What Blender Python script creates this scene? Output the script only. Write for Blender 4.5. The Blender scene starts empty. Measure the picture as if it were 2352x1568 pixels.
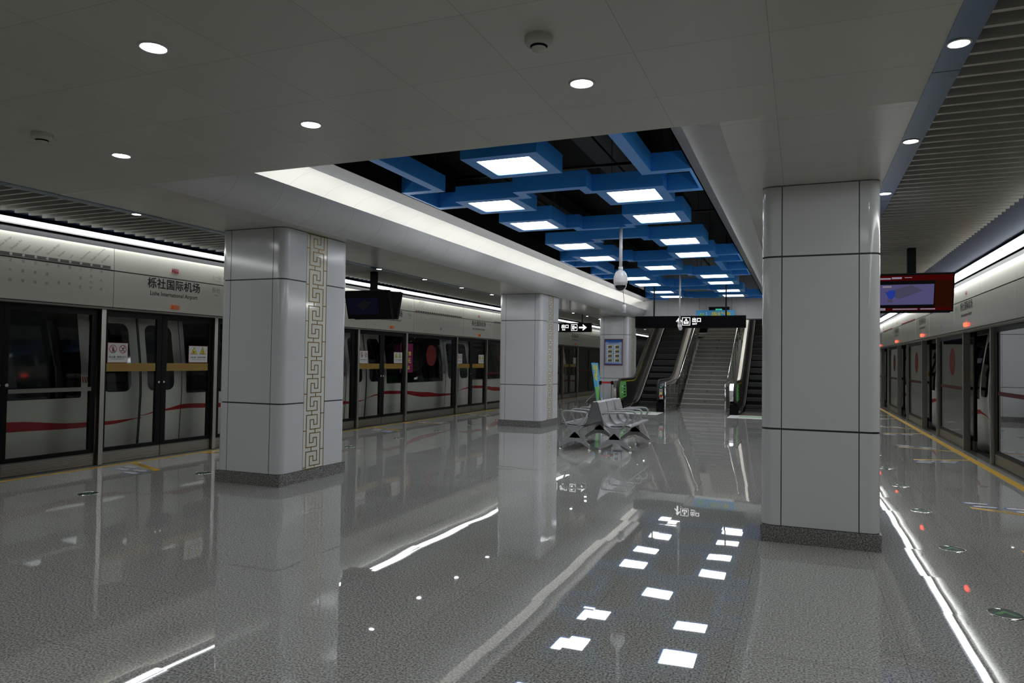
import bpy, math, random
from math import sin, cos, pi, radians
from mathutils import Vector, Matrix
random.seed(7)
S = bpy.context.scene
COL = S.collection
# ------------------------------------------------------------ camera, world, exposure
YAW, PITCH, ROLL, FPX, EYE = 0.38543646, 0.02666461, 0.01415684, 1639.0, 1.45
cd = bpy.data.cameras.new('camera')
cam = bpy.data.objects.new('camera', cd)
COL.objects.link(cam)
cd.sensor_width = 36.0
cd.lens = FPX / 2352.0 * 36.0
cd.clip_start, cd.clip_end = 0.05, 300
fw = Vector((-sin(YAW) * cos(PITCH), cos(YAW) * cos(PITCH), sin(PITCH)))
rt = Vector((cos(YAW), sin(YAW), 0))
up = rt.cross(fw)
r2 = cos(ROLL) * rt + sin(ROLL) * up
u2 = -sin(ROLL) * rt + cos(ROLL) * up
cam.matrix_world = Matrix(((r2.x, u2.x, -fw.x, 0), (r2.y, u2.y, -fw.y, 0), (r2.z, u2.z, -fw.z, EYE), (0, 0, 0, 1)))
S.camera = cam
w = bpy.data.worlds.new('world')
S.world = w
w.use_nodes = True
w.node_tree.nodes['Background'].inputs[0].default_value = (0.02, 0.022, 0.025, 1)
w.node_tree.nodes['Background'].inputs[1].default_value = 0.0
S.view_settings.view_transform = 'Standard'
S.view_settings.look = 'None'
S.view_settings.gamma = 1.0
S.view_settings.use_curve_mapping = False
S.view_settings.exposure = 0.0
S.cycles.use_denoising = True
S.cycles.max_bounces = 9
S.cycles.diffuse_bounces = 4
S.cycles.glossy_bounces = 4
S.cycles.transmission_bounces = 6
S.cycles.transparent_max_bounces = 10
S.cycles.caustics_reflective = False
S.cycles.caustics_refractive = False
S.cycles.sample_clamp_indirect = 4.0
L_PANEL, L_DOWN, L_COVE, L_STRIP = 12.0, 90.0, 9.0, 20.0      # emission strengths of the station's own lamps

# ------------------------------------------------------------ materials
def new_mat(name):
    m = bpy.data.materials.new(name)
    m.use_nodes = True
    nt = m.node_tree
    b = nt.nodes['Principled BSDF']
    return m, nt, b

def mat(name, col, rough=0.5, metal=0.0, spec=0.5, noise=0.0, nscale=40.0, coat=0.0):
    m, nt, b = new_mat(name)
    b.inputs['Base Color'].default_value = (*col, 1)
    b.inputs['Roughness'].default_value = rough
    b.inputs['Metallic'].default_value = metal
    b.inputs['Specular IOR Level'].default_value = spec
    if coat:
        b.inputs['Coat Weight'].default_value = coat
        b.inputs['Coat Roughness'].default_value = 0.05
    if noise:
        tc = nt.nodes.new('ShaderNodeTexCoord')
        n = nt.nodes.new('ShaderNodeTexNoise')
        n.inputs['Scale'].default_value = nscale
        n.inputs['Detail'].default_value = 3
        nt.links.new(tc.outputs['Object'], n.inputs['Vector'])
        mr = nt.nodes.new('ShaderNodeMapRange')
        mr.inputs['To Min'].default_value = 1 - noise
        mr.inputs['To Max'].default_value = 1 + noise
        nt.links.new(n.outputs['Fac'], mr.inputs['Value'])
        mx = nt.nodes.new('ShaderNodeVectorMath')
        mx.operation = 'SCALE'
        mx.inputs[0].default_value = col
        nt.links.new(mr.outputs[0], mx.inputs['Scale'])
        nt.links.new(mx.outputs[0], b.inputs['Base Color'])
    return m

def emit(name, col, s):
    m = bpy.data.materials.new(name)
    m.use_nodes = True
    nt = m.node_tree
    nt.nodes.clear()
    e = nt.nodes.new('ShaderNodeEmission')
    e.inputs[0].default_value = (*col, 1)
    e.inputs[1].default_value = s
    o = nt.nodes.new('ShaderNodeOutputMaterial')
    nt.links.new(e.outputs[0], o.inputs[0])
    return m

def glass(name, tint=(0.8, 0.83, 0.82), refl=1.0):
    m = bpy.data.materials.new(name)
    m.use_nodes = True
    nt = m.node_tree
    nt.nodes.clear()
    t = nt.nodes.new('ShaderNodeBsdfTransparent')
    t.inputs[0].default_value = (*tint, 1)
    g = nt.nodes.new('ShaderNodeBsdfGlossy')
    g.inputs['Roughness'].default_value = 0.015
    g.inputs[0].default_value = (refl, refl, refl, 1)
    f = nt.nodes.new('ShaderNodeFresnel')
    f.inputs[0].default_value = 1.4
    x = nt.nodes.new('ShaderNodeMixShader')
    o = nt.nodes.new('ShaderNodeOutputMaterial')
    nt.links.new(f.outputs[0], x.inputs[0])
    nt.links.new(t.outputs[0], x.inputs[1])
    nt.links.new(g.outputs[0], x.inputs[2])
    nt.links.new(x.outputs[0], o.inputs[0])
    return m

def N(nt, t, **k):
    n = nt.nodes.new(t)
    for a, v in k.items():
        setattr(n, a, v)
    return n

def math_node(nt, op, a, b=None):
    n = N(nt, 'ShaderNodeMath', operation=op)
    for i, v in enumerate((a, b)):
        if v is None:
            continue
        if isinstance(v, (int, float)):
            n.inputs[i].default_value = v
        else:
            nt.links.new(v, n.inputs[i])
    return n.outputs[0]

def panel_mat(name, col, rough, px, x0, py, y0, gap=0.004, dark=0.35, tilt=0.003, coat=0.0, spec=0.5, axes='XY', speck=None, lowtilt=0.0, rs=0.0, ior=None, metal=0.0, xmax=None):
    """painted or stone panels laid on a grid; each panel sits a hair out of true"""
    m, nt, b = new_mat(name)
    ge = N(nt, 'ShaderNodeNewGeometry')
    sp = N(nt, 'ShaderNodeSeparateXYZ')
    nt.links.new(ge.outputs['Position'], sp.inputs[0])
    u = sp.outputs[axes[0]]
    v = sp.outputs[axes[1]]
    masks = []
    cells = []
    for c, p, o in ((u, px, x0), (v, py, y0)):
        if not p:
            cells.append(None)
            continue
        t = math_node(nt, 'DIVIDE', math_node(nt, 'SUBTRACT', c, o), p)
        cells.append(math_node(nt, 'FLOOR', t))
        fr = math_node(nt, 'FRACT', t)
        lo = math_node(nt, 'LESS_THAN', fr, gap / p)
        if xmax is not None and c is u:
            lo = math_node(nt, 'MULTIPLY', lo, math_node(nt, 'LESS_THAN', c, xmax))
        masks.append(lo)
    msk = masks[0] if len(masks) == 1 else math_node(nt, 'MAXIMUM', masks[0], masks[1])
    cb = N(nt, 'ShaderNodeCombineXYZ')
    for i, c in enumerate(cells):
        if c is not None:
            nt.links.new(c, cb.inputs[i])
    wn = N(nt, 'ShaderNodeTexWhiteNoise', noise_dimensions='3D')
    nt.links.new(cb.outputs[0], wn.inputs['Vector'])
    # colour
    if speck:
        n1 = N(nt, 'ShaderNodeTexNoise')
        n1.inputs['Scale'].default_value = speck[0]
        n1.inputs['Detail'].default_value = 2.5
        n1.inputs['Roughness'].default_value = 0.65
        nt.links.new(ge.outputs['Position'], n1.inputs['Vector'])
        cr = N(nt, 'ShaderNodeValToRGB')
        cr.color_ramp.elements[0].position = 0.36
        cr.color_ramp.elements[0].color = (*[c * speck[1] for c in col], 1)
        cr.color_ramp.elements[1].position = 0.62
        cr.color_ramp.elements[1].color = (*[c * speck[2] for c in col], 1)
        e = cr.color_ramp.elements.new(0.5)
        e.color = (*col, 1)
        nt.links.new(n1.outputs['Fac'], cr.inputs[0])
        base = cr.outputs[0]
    else:
        rgb = N(nt, 'ShaderNodeRGB')
        rgb.outputs[0].default_value = (*col, 1)
        base = rgb.outputs[0]
    vr = N(nt, 'ShaderNodeMapRange')
    vr.inputs['To Min'].default_value = 0.97
    vr.inputs['To Max'].default_value = 1.03
    nt.links.new(wn.outputs['Value'], vr.inputs['Value'])
    k = math_node(nt, 'MULTIPLY', vr.outputs[0], math_node(nt, 'SUBTRACT', 1.0, math_node(nt, 'MULTIPLY', msk, 1 - dark)))
    sc = N(nt, 'ShaderNodeVectorMath', operation='SCALE')
    nt.links.new(base, sc.inputs[0])
    nt.links.new(k, sc.inputs['Scale'])
    nt.links.new(sc.outputs[0], b.inputs['Base Color'])
    # normal: constant tilt per panel + slow waviness
    sub = N(nt, 'ShaderNodeVectorMath', operation='SUBTRACT')
    sub.inputs[1].default_value = (0.5, 0.5, 0.5)
    nt.links.new(wn.outputs['Color'], sub.inputs[0])
    s2 = N(nt, 'ShaderNodeVectorMath', operation='SCALE')
    s2.inputs['Scale'].default_value = tilt * 2
    nt.links.new(sub.outputs[0], s2.inputs[0])
    ad = N(nt, 'ShaderNodeVectorMath', operation='ADD')
    nt.links.new(ge.outputs['Normal'], ad.inputs[0])
    nt.links.new(s2.outputs[0], ad.inputs[1])
    last = ad
    if lowtilt:
        n2 = N(nt, 'ShaderNodeTexNoise')
        n2.inputs['Scale'].default_value = 1.3
        n2.inputs['Detail'].default_value = 1.0
        nt.links.new(ge.outputs['Position'], n2.inputs['Vector'])
        sb = N(nt, 'ShaderNodeVectorMath', operation='SUBTRACT')
        sb.inputs[1].default_value = (0.5, 0.5, 0.5)
        nt.links.new(n2.outputs['Color'], sb.inputs[0])
        s3 = N(nt, 'ShaderNodeVectorMath', operation='SCALE')
        s3.inputs['Scale'].default_value = lowtilt * 2
        nt.links.new(sb.outputs[0], s3.inputs[0])
        a2 = N(nt, 'ShaderNodeVectorMath', operation='ADD')
        nt.links.new(last.outputs[0], a2.inputs[0])
        nt.links.new(s3.outputs[0], a2.inputs[1])
        last = a2
    nm = N(nt, 'ShaderNodeVectorMath', operation='NORMALIZE')
    nt.links.new(last.outputs[0], nm.inputs[0])
    nt.links.new(nm.outputs[0], b.inputs['Normal'])
    b.inputs['Roughness'].default_value = rough
    b.inputs['Specular IOR Level'].default_value = spec
    b.inputs['Metallic'].default_value = metal
    if ior:
        b.inputs['IOR'].default_value = ior
    if coat:
        b.inputs['Coat Weight'].default_value = coat
    return m

M = {}
M['floor'] = panel_mat('polished granite floor', (0.35, 0.35, 0.335), 0.016, 0.8, -0.32, 0.8, 0.1, gap=0.003, dark=0.55, tilt=0.002, speck=(90, 0.38, 1.6), lowtilt=0.0035, ior=1.6)
M['ceil'] = panel_mat('painted ceiling panels', (0.55, 0.545, 0.49), 0.34, 0.605, -0.14, 0.615, 3.31, gap=0.0045, dark=0.68, tilt=0.012, spec=0.5, xmax=.2)
M['ceilside'] = panel_mat('painted ceiling side panels', (0.55, 0.545, 0.49), 0.2, 0.605, -0.14, 0.615, 3.31, gap=0.0045, dark=0.7, tilt=0.012, spec=0.55, xmax=.2)
M['cove'] = panel_mat('white curved cove panels', (0.62, 0.62, 0.62), 0.55, None, 0, 0.615, 3.31, gap=0.005, dark=0.6, tilt=0.004, spec=0.25)
M['coveback'] = panel_mat('white cove lining', (0.62, 0.62, 0.61), 0.5, None, 0, 0.615, 3.31, gap=0.006, dark=0.7, tilt=0.0)
M['wallp'] = panel_mat('white wall panels', (0.6, 0.6, 0.6), 0.35, 0.62, -2.9, None, 0, gap=0.006, dark=0.5, tilt=0.003, axes='XY')
M['enamel'] = mat('white enamelled column cladding', (0.6, 0.61, 0.635), 0.13, spec=0.45)
M['joint'] = mat('dark joint', (0.04, 0.04, 0.045), 0.6)
M['plinth'] = panel_mat('speckled granite plinth', (0.15, 0.15, 0.145), 0.25, 50, -25.137, 50, -25.137, tilt=0, speck=(110, 0.25, 2.2))
M['black'] = mat('black lacquered metal', (0.003, 0.003, 0.0035), 0.35, spec=0.15)
M['matblack'] = mat('matt black', (0.003, 0.003, 0.004), 0.8, spec=0.15)
M['void'] = mat('black painted slab', (0.01, 0.01, 0.011), 0.9, noise=0.3, nscale=3)
M['duct'] = mat('dark duct', (0.018, 0.018, 0.019), 0.55)
M['blue'] = mat('blue painted aluminium', (0.055, 0.36, 1.0), 0.3, spec=0.7)
M['blueband'] = mat('satin blue band', (0.035, 0.1, 0.2), 0.25, spec=0.6, metal=0.3)
M['bluefasc'] = mat('dark blue fascia', (0.002, 0.016, 0.06), 0.5, spec=0.2)
M['greyfasc'] = mat('satin grey fascia', (0.045, 0.055, 0.075), 0.25, spec=0.6)
M['slat'] = mat('painted baffle slat', (0.4, 0.4, 0.36), 0.22, spec=0.9)
M['header'] = mat('cream gloss header panel', (0.62, 0.61, 0.54), 0.2, spec=0.5)
M['steel'] = mat('brushed stainless steel', (0.42, 0.41, 0.38), 0.32, metal=1.0)
M['dsteel'] = mat('dark brushed steel', (0.2, 0.195, 0.175), 0.35, metal=0.9)
M['chrome'] = mat('polished steel', (0.7, 0.69, 0.68), 0.12, metal=1.0)
M['glass'] = glass('clear door glass', (0.86, 0.88, 0.86), 0.62)
M['rail_glass'] = glass('railing glass', (0.6, 0.62, 0.6))
M['yellow'] = mat('yellow tape', (0.62, 0.36, 0.02), 0.4)
M['yband'] = mat('yellow door band', (0.3, 0.21, 0.02), 0.4)
M['red'] = mat('red print', (0.42, 0.012, 0.015), 0.4)
M['dred'] = mat('dark red print', (0.07, 0.004, 0.006), 0.5, spec=0.2)
M['medal'] = mat('deep red film', (0.16, 0.004, 0.006), 0.5, spec=0.2)
M['redtext'] = mat('brick red lettering', (0.45, 0.1, 0.03), 0.5)
M['white'] = mat('white print', (0.75, 0.75, 0.75), 0.5)
M['ink'] = mat('black print', (0.006, 0.006, 0.008), 0.5)
M['gink'] = mat('grey print', (0.15, 0.145, 0.14), 0.5)
M['lgink'] = mat('light grey print', (0.26, 0.255, 0.24), 0.5)
M['bprint'] = mat('blue print', (0.02, 0.12, 0.5), 0.5)
M['lblue'] = mat('pale blue print', (0.3, 0.42, 0.62), 0.5)
M['orange'] = mat('orange lamp cover', (0.65, 0.12, 0.01), 0.2, spec=0.6)
M['redlamp'] = emit('lit red door lamp', (1.0, 0.06, 0.03), 5.0)
M['train'] = mat('white car body', (0.82, 0.8, 0.74), 0.3)
M['trainin'] = mat('car interior lining', (0.2, 0.2, 0.21), 0.5)
M['trainglass'] = mat('dark car window', (0.004, 0.005, 0.007), 0.04, spec=0.6)
M['rubber'] = mat('black rubber', (0.01, 0.01, 0.01), 0.6)
M['tunnel'] = mat('tunnel concrete', (0.05, 0.05, 0.048), 0.9, noise=0.3, nscale=2)
M['gold'] = mat('gold fret line', (0.22, 0.14, 0.025), 0.35, metal=0.6)
M['strip'] = mat('cream back painted glass', (0.68, 0.68, 0.62), 0.06)
M['panel'] = emit('light panel', (0.96, 0.98, 1.0), L_PANEL)
M['down'] = emit('downlight lens', (0.95, 0.97, 1.0), L_DOWN)
M['covel'] = emit('cove tube', (1.0, 0.99, 0.95), L_COVE)
M['stripl'] = emit('strip light tube', (0.97, 1.0, 0.97), L_STRIP)
M['hall'] = emit('added shaft fill light', (1.0, 0.97, 0.92), 7.0)  # glow of the unseen panels added above the stairs
M['trainl'] = emit('car interior light', (0.8, 0.9, 1.0), 0.35)
M['ring'] = mat('white lamp ring', (0.55, 0.55, 0.55), 0.3)
M['plastic'] = mat('off white plastic', (0.5, 0.49, 0.45), 0.4)
M['camwhite'] = mat('white camera housing', (0.55, 0.55, 0.57), 0.3)
M['signb'] = mat('black sign box', (0.0015, 0.0015, 0.002), 0.4, spec=0.06)
M['signw'] = emit('lit white lettering', (1, 1, 1), 1.6)
M['greenlit'] = emit('lit green exit lettering', (0.08, 0.85, 0.5), 0.6)
M['greendot'] = emit('green lamp', (0.05, 0.9, 0.4), 0.8)
M['banner'] = mat('sky blue banner', (0.05, 0.38, 0.72), 0.4)
M['green'] = mat('light green sticker', (0.16, 0.5, 0.13), 0.4)
M['dgreen'] = mat('dark green disc', (0.008, 0.035, 0.022), 0.5, spec=0.15)
M['dgreenarrow'] = mat('green disc arrow', (0.07, 0.2, 0.08), 0.5, spec=0.15)
M['ytext'] = mat('yellow print', (0.75, 0.62, 0.03), 0.5)
M['bench'] = mat('silver grey powder coat', (0.34, 0.34, 0.36), 0.35, metal=0.3)
M['benchd'] = mat('grey bench leg', (0.2, 0.2, 0.21), 0.4, metal=0.3)
M['stair'] = panel_mat('grey stair granite', (0.22, 0.215, 0.2), 0.35, 50, -25.137, 50, -25.137, tilt=0, speck=(70, 0.5, 1.5))
M['stairn'] = mat('stair nosing', (0.5, 0.49, 0.45), 0.4)
M['escstep'] = mat('escalator step', (0.07, 0.07, 0.07), 0.5, metal=0.3)
M['escside'] = mat('dark escalator side', (0.022, 0.021, 0.02), 0.3)
M['mosaic'] = mat('poster sky', (0.36, 0.5, 0.74), 0.2, noise=0.3, nscale=4)
M['photo'] = mat('small picture', (0.13, 0.12, 0.06), 0.4, noise=0.6, nscale=60)
M['frame'] = mat('red poster frame', (0.16, 0.01, 0.02), 0.3)
M['scr_red'] = emit('screen red', (0.08, 0.003, 0.004), 0.5)
M['scr_lav'] = emit('screen picture', (0.12, 0.105, 0.25), 0.6)
M['scr_lav_dim'] = emit('dim screen picture', (0.012, 0.012, 0.03), 0.3)
M['scr_blue'] = emit('screen blue shape', (0.03, 0.07, 0.5), 0.5)
M['scr_brown'] = emit('screen brown', (0.06, 0.012, 0.005), 0.3)
M['scr_txt'] = emit('screen text', (0.5, 0.4, 0.5), 0.45)
M['scr_grey'] = emit('screen grey shape', (0.09, 0.085, 0.15), 0.6)
M['scr_dimgrey'] = emit('dim screen shape', (0.02, 0.02, 0.025), 0.3)
M['magenta'] = emit('magenta advert reflection glow', (0.1, 0.012, 0.05), 0.6)  # glow imitating an advert's reflection on the car window
M['magy'] = emit('yellow advert reflection glow', (0.5, 0.6, 0.05), 0.6)  # characters of that reflected advert, also drawn as glow

# ------------------------------------------------------------ mesh helpers
class MB:
    def __init__(s):
        s.v, s.f, s.mi, s.ms = [], [], [], []
        s.smooth = []

    def mid(s, m):
        if m not in s.ms:
            s.ms.append(m)
        return s.ms.index(m)

    def face(s, idx, m, sm=False):
        s.f.append(idx)
        s.mi.append(s.mid(m))
        s.smooth.append(sm)

    def poly(s, pts, m, sm=False):
        n = len(s.v)
        s.v += [tuple(p) for p in pts]
        s.face(tuple(range(n, n + len(pts))), m, sm)

    def box(s, x0, x1, y0, y1, z0, z1, m, ch=0.0):
        if x0 > x1: x0, x1 = x1, x0
        if y0 > y1: y0, y1 = y1, y0
        if z0 > z1: z0, z1 = z1, z0
        n = len(s.v)
        s.v += [(x, y, z) for x in (x0, x1) for y in (y0, y1) for z in (z0, z1)]
        for q in ((0, 1, 3, 2), (4, 6, 7, 5), (0, 4, 5, 1), (2, 3, 7, 6), (0, 2, 6, 4), (1, 5, 7, 3)):
            s.face(tuple(n + i for i in q), m)
        return s

    def prism(s, pts, axis, a, b, m, sm=False):
        """2-D outline swept along an axis. axis X: pts=(y,z); Y: pts=(x,z); Z: pts=(x,y)"""
        def P(p, t):
            return {'X': (t, p[0], p[1]), 'Y': (p[0], t, p[1]), 'Z': (p[0], p[1], t)}[axis]
        n = len(s.v)
        k = len(pts)
        s.v += [P(p, a) for p in pts] + [P(p, b) for p in pts]
        for i in range(k):
            j = (i + 1) % k
            s.face((n + i, n + j, n + k + j, n + k + i), m, sm)
        s.face(tuple(range(n + k - 1, n - 1, -1)), m)
        s.face(tuple(range(n + k, n + 2 * k)), m)
        return s

    def sheet(s, pts, axis, a, b, m, th=0.0, seg=1, sm=True):
        """open profile swept along an axis (a thin curved sheet)"""
        def P(p, t):
            return {'X': (t, p[0], p[1]), 'Y': (p[0], t, p[1]), 'Z': (p[0], p[1], t)}[axis]
        k = len(pts)
        n = len(s.v)
        for q in range(seg + 1):
            t = a + (b - a) * q / seg
            s.v += [P(p, t) for p in pts]
        for q in range(seg):
            for i in range(k - 1):
                s.face((n + q * k + i, n + q * k + i + 1, n + (q + 1) * k + i + 1, n + (q + 1) * k + i), m, sm)
        return s

    def tube(s, path, r, m, n=10, cap=True, closed=False):
        pts = [Vector(p) for p in path]
        rs = r if isinstance(r, (list, tuple)) else [r] * len(pts)
        base = len(s.v)
        prev = None
        L = len(pts)
        for i, p in enumerate(pts):
            if closed:
                t = pts[(i + 1) % L] - pts[i - 1]
            else:
                t = pts[min(i + 1, L - 1)] - pts[max(i - 1, 0)]
            t.normalize()
            if prev is None:
                a = Vector((0, 0, 1)) if abs(t.z) < 0.9 else Vector((1, 0, 0))
                u = t.cross(a).normalized()
            else:
                u = (prev - t * prev.dot(t)).normalized()
            prev = u
            v = t.cross(u)
            for q in range(n):
                ang = 2 * pi * q / n
                s.v.append(tuple(p + rs[i] * (cos(ang) * u + sin(ang) * v)))
        rng = range(L) if closed else range(L - 1)
        for i in rng:
            j = (i + 1) % L
            for q in range(n):
                s.face((base + i * n + q, base + i * n + (q + 1) % n, base + j * n + (q + 1) % n, base + j * n + q), m, True)
        if cap and not closed:
            s.face(tuple(base + q for q in range(n - 1, -1, -1)), m)
            s.face(tuple(base + (L - 1) * n + q for q in range(n)), m)
        return s

    def cyl(s, c, r, z0, z1, m, n=24, axis='Z'):
        pts = [(c[0] + r * cos(2 * pi * i / n), c[1] + r * sin(2 * pi * i / n)) for i in range(n)]
        return s.prism(pts, axis, z0, z1, m, True)

    def lathe(s, c, prof, m, n=28, sm=True):
        """prof = (r, z) pairs around a vertical axis through c=(x, y)"""
        b = len(s.v)
        k = len(prof)
        for (r, z) in prof:
            s.v += [(c[0] + r * cos(2 * pi * i / n), c[1] + r * sin(2 * pi * i / n), z) for i in range(n)]
        for i in range(k - 1):
            for q in range(n):
                s.face((b + i * n + q, b + i * n + (q + 1) % n, b + (i + 1) * n + (q + 1) % n, b + (i + 1) * n + q), m, sm)
        return s

    def text(s, body, size, o, right, upv, m, align='LEFT', sx=1.0, bold=0.0, spacing=1.0):
        me = text_mesh(body, bold, spacing)
        right = Vector(right).normalized()
        upv = Vector(upv).normalized()
        o = Vector(o)
        xs = [p.x for p in me[0]] or [0]
        off = {'LEFT': 0.0, 'CENTER': (min(xs) + max(xs)) / 2, 'RIGHT': max(xs)}[align]
        n = len(s.v)
        for p in me[0]:
            s.v.append(tuple(o + right * ((p.x - off) * size * sx) + upv * (p.y * size)))
        for f in me[1]:
            s.face(tuple(n + i for i in f), m)
        return s

    def build(s, name, parent=None, loc=None, rz=0.0):
        me = bpy.data.meshes.new(name)
        me.from_pydata(s.v, [], s.f)
        for m in s.ms:
            me.materials.append(M[m] if isinstance(m, str) else m)
        me.polygons.foreach_set('material_index', s.mi)
        me.polygons.foreach_set('use_smooth', s.smooth)
        me.update()
        o = bpy.data.objects.new(name, me)
        COL.objects.link(o)
        if parent:
            o.parent = parent
        if loc:
            o.location = loc
        o.rotation_euler.z = rz
        return o

_tc = {}
def text_mesh(body, bold=0.0, spacing=1.0):
    key = (body, bold, spacing)
    if key not in _tc:
        c = bpy.data.curves.new('t', 'FONT')
        c.body = body
        c.size = 1.0
        c.resolution_u = 2
        c.offset = bold
        c.space_character = spacing
        o = bpy.data.objects.new('t', c)
        COL.objects.link(o)
        dg = bpy.context.evaluated_depsgraph_get()
        dg.update()
        me = bpy.data.meshes.new_from_object(o.evaluated_get(dg))
        _tc[key] = ([Vector(v.co) for v in me.vertices], [tuple(p.vertices) for p in me.polygons])
        bpy.data.objects.remove(o)
        bpy.data.curves.remove(c)
        bpy.data.meshes.remove(me)
    return _tc[key]

def tag(o, label, cat, group=None, kind=None):
    o['label'] = label
    o['category'] = cat
    if group:
        o['group'] = group
    if kind:
        o['kind'] = kind
    return o

def thing(name, loc, label, cat, group=None, rz=0.0):
    o = bpy.data.objects.new(name, None)
    o.empty_display_size = 0.1
    COL.objects.link(o)
    o.location = loc
    o.rotation_euler.z = rz
    return tag(o, label, cat, group)

def struct(name, mb, label=None, cat=None):
    o = mb.build(name)
    o['kind'] = 'structure'
    o['label'] = label or name
    o['category'] = cat or name.split('_')[0].split('.')[0]
    return o

def copy_tree(o, parent=None):
    c = o.copy()
    COL.objects.link(c)
    c.parent = parent
    for ch in list(o.children):
        copy_tree(ch, c)
    return c

def arc(cx, cz, rx, rz_, a0, a1, n=10):
    return [(cx + rx * cos(radians(a0 + (a1 - a0) * i / n)), cz + rz_ * sin(radians(a0 + (a1 - a0) * i / n))) for i in range(n + 1)]

def rrect(x0, x1, y0, y1, r, n=5):
    p = []
    for (cx, cy, a) in ((x1 - r, y0 + r, -90), (x1 - r, y1 - r, 0), (x0 + r, y1 - r, 90), (x0 + r, y0 + r, 180)):
        for i in range(n + 1):
            t = radians(a + 90 * i / n)
            p.append((cx + r * cos(t), cy + r * sin(t)))
    return p

ORD = ['nearest', 'second nearest', 'third nearest', 'fourth nearest', 'fifth nearest', 'sixth nearest', 'seventh nearest', 'eighth nearest', 'ninth nearest', 'tenth nearest', 'eleventh nearest', 'twelfth nearest', 'thirteenth nearest', 'fourteenth nearest', 'fifteenth nearest', 'sixteenth nearest']

# ------------------------------------------------------------ key measures
HC = 2.92                      # ceiling height
XL, XR = -6.35, 0.60           # edges of the panelled ceiling
LIPL, LIPR = -4.86, -0.81      # lips of the central light trough
OY0, OY1 = 4.47, 24.0          # opening over the middle of the hall
PL, PR = -8.58, 2.70           # planes of the screen doors
HL, HR = -8.34, 2.50           # fronts of the headers
Y_NEAR, Y_FAR = -7.0, 44.0
DC_L = [-1.5, 3.07, 7.65, 13.5, 18.08, 22.66, 27.24, 33.0, 37.6]
DC_R = [-1.5, 3.07, 7.7, 13.6, 18.2, 22.8, 27.4, 33.2, 37.8]
# ============================================================ SETTING
m = MB(); m.box(PL - 0.03, PR + 0.03, Y_NEAR, Y_FAR, -0.3, 0, 'floor')
struct('floor', m, 'polished grey granite platform floor')
m = MB(); m.box(-13.5, PL - 0.25, Y_NEAR, Y_FAR, -1.5, -1.2, 'tunnel'); m.box(PR + 0.25, 7.5, Y_NEAR, Y_FAR, -1.5, -1.2, 'tunnel')
m.box(PL - 0.25, PL - 0.03, Y_NEAR, Y_FAR, -1.2, -0.02, 'tunnel'); m.box(PR + 0.03, PR + 0.25, Y_NEAR, Y_FAR, -1.2, -0.02, 'tunnel')
struct('floor', m, 'dark track bed beside the platform')
m = MB(); m.box(-13.6, -13.5, Y_NEAR, Y_FAR, -1.5, 5.0, 'tunnel'); struct('wall_left', m, 'dark tunnel wall behind the left train')
m = MB(); m.box(7.5, 7.6, Y_NEAR, Y_FAR, -1.5, 5.0, 'tunnel'); struct('wall_right', m, 'dark tunnel wall behind the right train')
m = MB(); m.box(-13.5, 7.5, Y_FAR, Y_FAR + .1, -1.5, 5.0, 'ceilside'); struct('wall_far', m, 'far end wall of the hall')
m = MB(); m.box(-13.5, 7.5, Y_NEAR - .1, Y_NEAR, -1.5, 5.0, 'ceilside'); struct('wall_back', m, 'wall behind the camera')
# black slab above everything
m = MB(); m.box(-13.5, 7.5, Y_NEAR, 24.05, 4.9, 5.0, 'void'); m.box(-13.5, -5.36, 24.05, Y_FAR, 4.9, 5.0, 'void'); m.box(-.3, 7.5, 24.05, Y_FAR, 4.9, 5.0, 'void')
struct('ceiling', m, 'black painted slab above the hanging ceiling')
# near ceiling
m = MB(); m.box(XL, XR, Y_NEAR, OY0, HC, HC + 0.035, 'ceil')
struct('ceiling', m, 'flat panelled ceiling over the near platform')
# side ceilings with rolled edge
def side(sgn, lip, edge, nm):
    m = MB()
    flat_in = lip - sgn * 0.34      # where the roll starts
    prof = [(edge, HC)] + [(flat_in + sgn * 0.34 * sin(radians(a)), HC + 0.29 * (1 - cos(radians(a)))) for a in range(0, 91, 6)]
    flat = prof[:2]
    m.sheet(flat, 'Y', OY0, Y_FAR, 'ceilside', sm=False)
    m.sheet([(x, z + 0.03) for x, z in flat], 'Y', OY0, Y_FAR, 'matblack', sm=False)
    m.sheet(prof[1:] , 'Y', OY0, 24.05, 'cove')
    # trough behind the lip
    lx = lip
    m.sheet([(lx, HC + .29), (lx - sgn * .05, HC + .285), (lx - sgn * .05, HC + .17), (lx - sgn * .58, HC + .17)], 'Y', OY0, 24.05, 'coveback', sm=False)
    back = [(lx - sgn * (.06 + .52 * cos(radians(a))), HC + .17 + .41 * sin(radians(a))) for a in range(0, 91, 6)]
    m.sheet(back, 'Y', OY0, 24.05, 'coveback')
    return struct('ceiling', m, nm)
side(1, LIPL, XL, 'left side ceiling with rolled white edge and light cove')
side(-1, LIPR, XR, 'right side ceiling with rolled white edge and light cove')
# ceiling beyond the opening
m = MB(); m.box(XL, XR, 36.1, Y_FAR, HC, HC + .03, 'ceil')
struct('ceiling', m, 'panelled ceiling beyond the stair shaft')
m = MB(); m.box(XL, -5.3, 24.0, 36.1, HC + .002, HC + .03, 'ceilside')
struct('ceiling', m, 'panelled ceiling left of the stair shaft')
m = MB(); m.box(-.36, XR, 24.0, 36.1, HC + .002, HC + .03, 'ceilside')
struct('ceiling', m, 'panelled ceiling right of the stair shaft')
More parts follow.
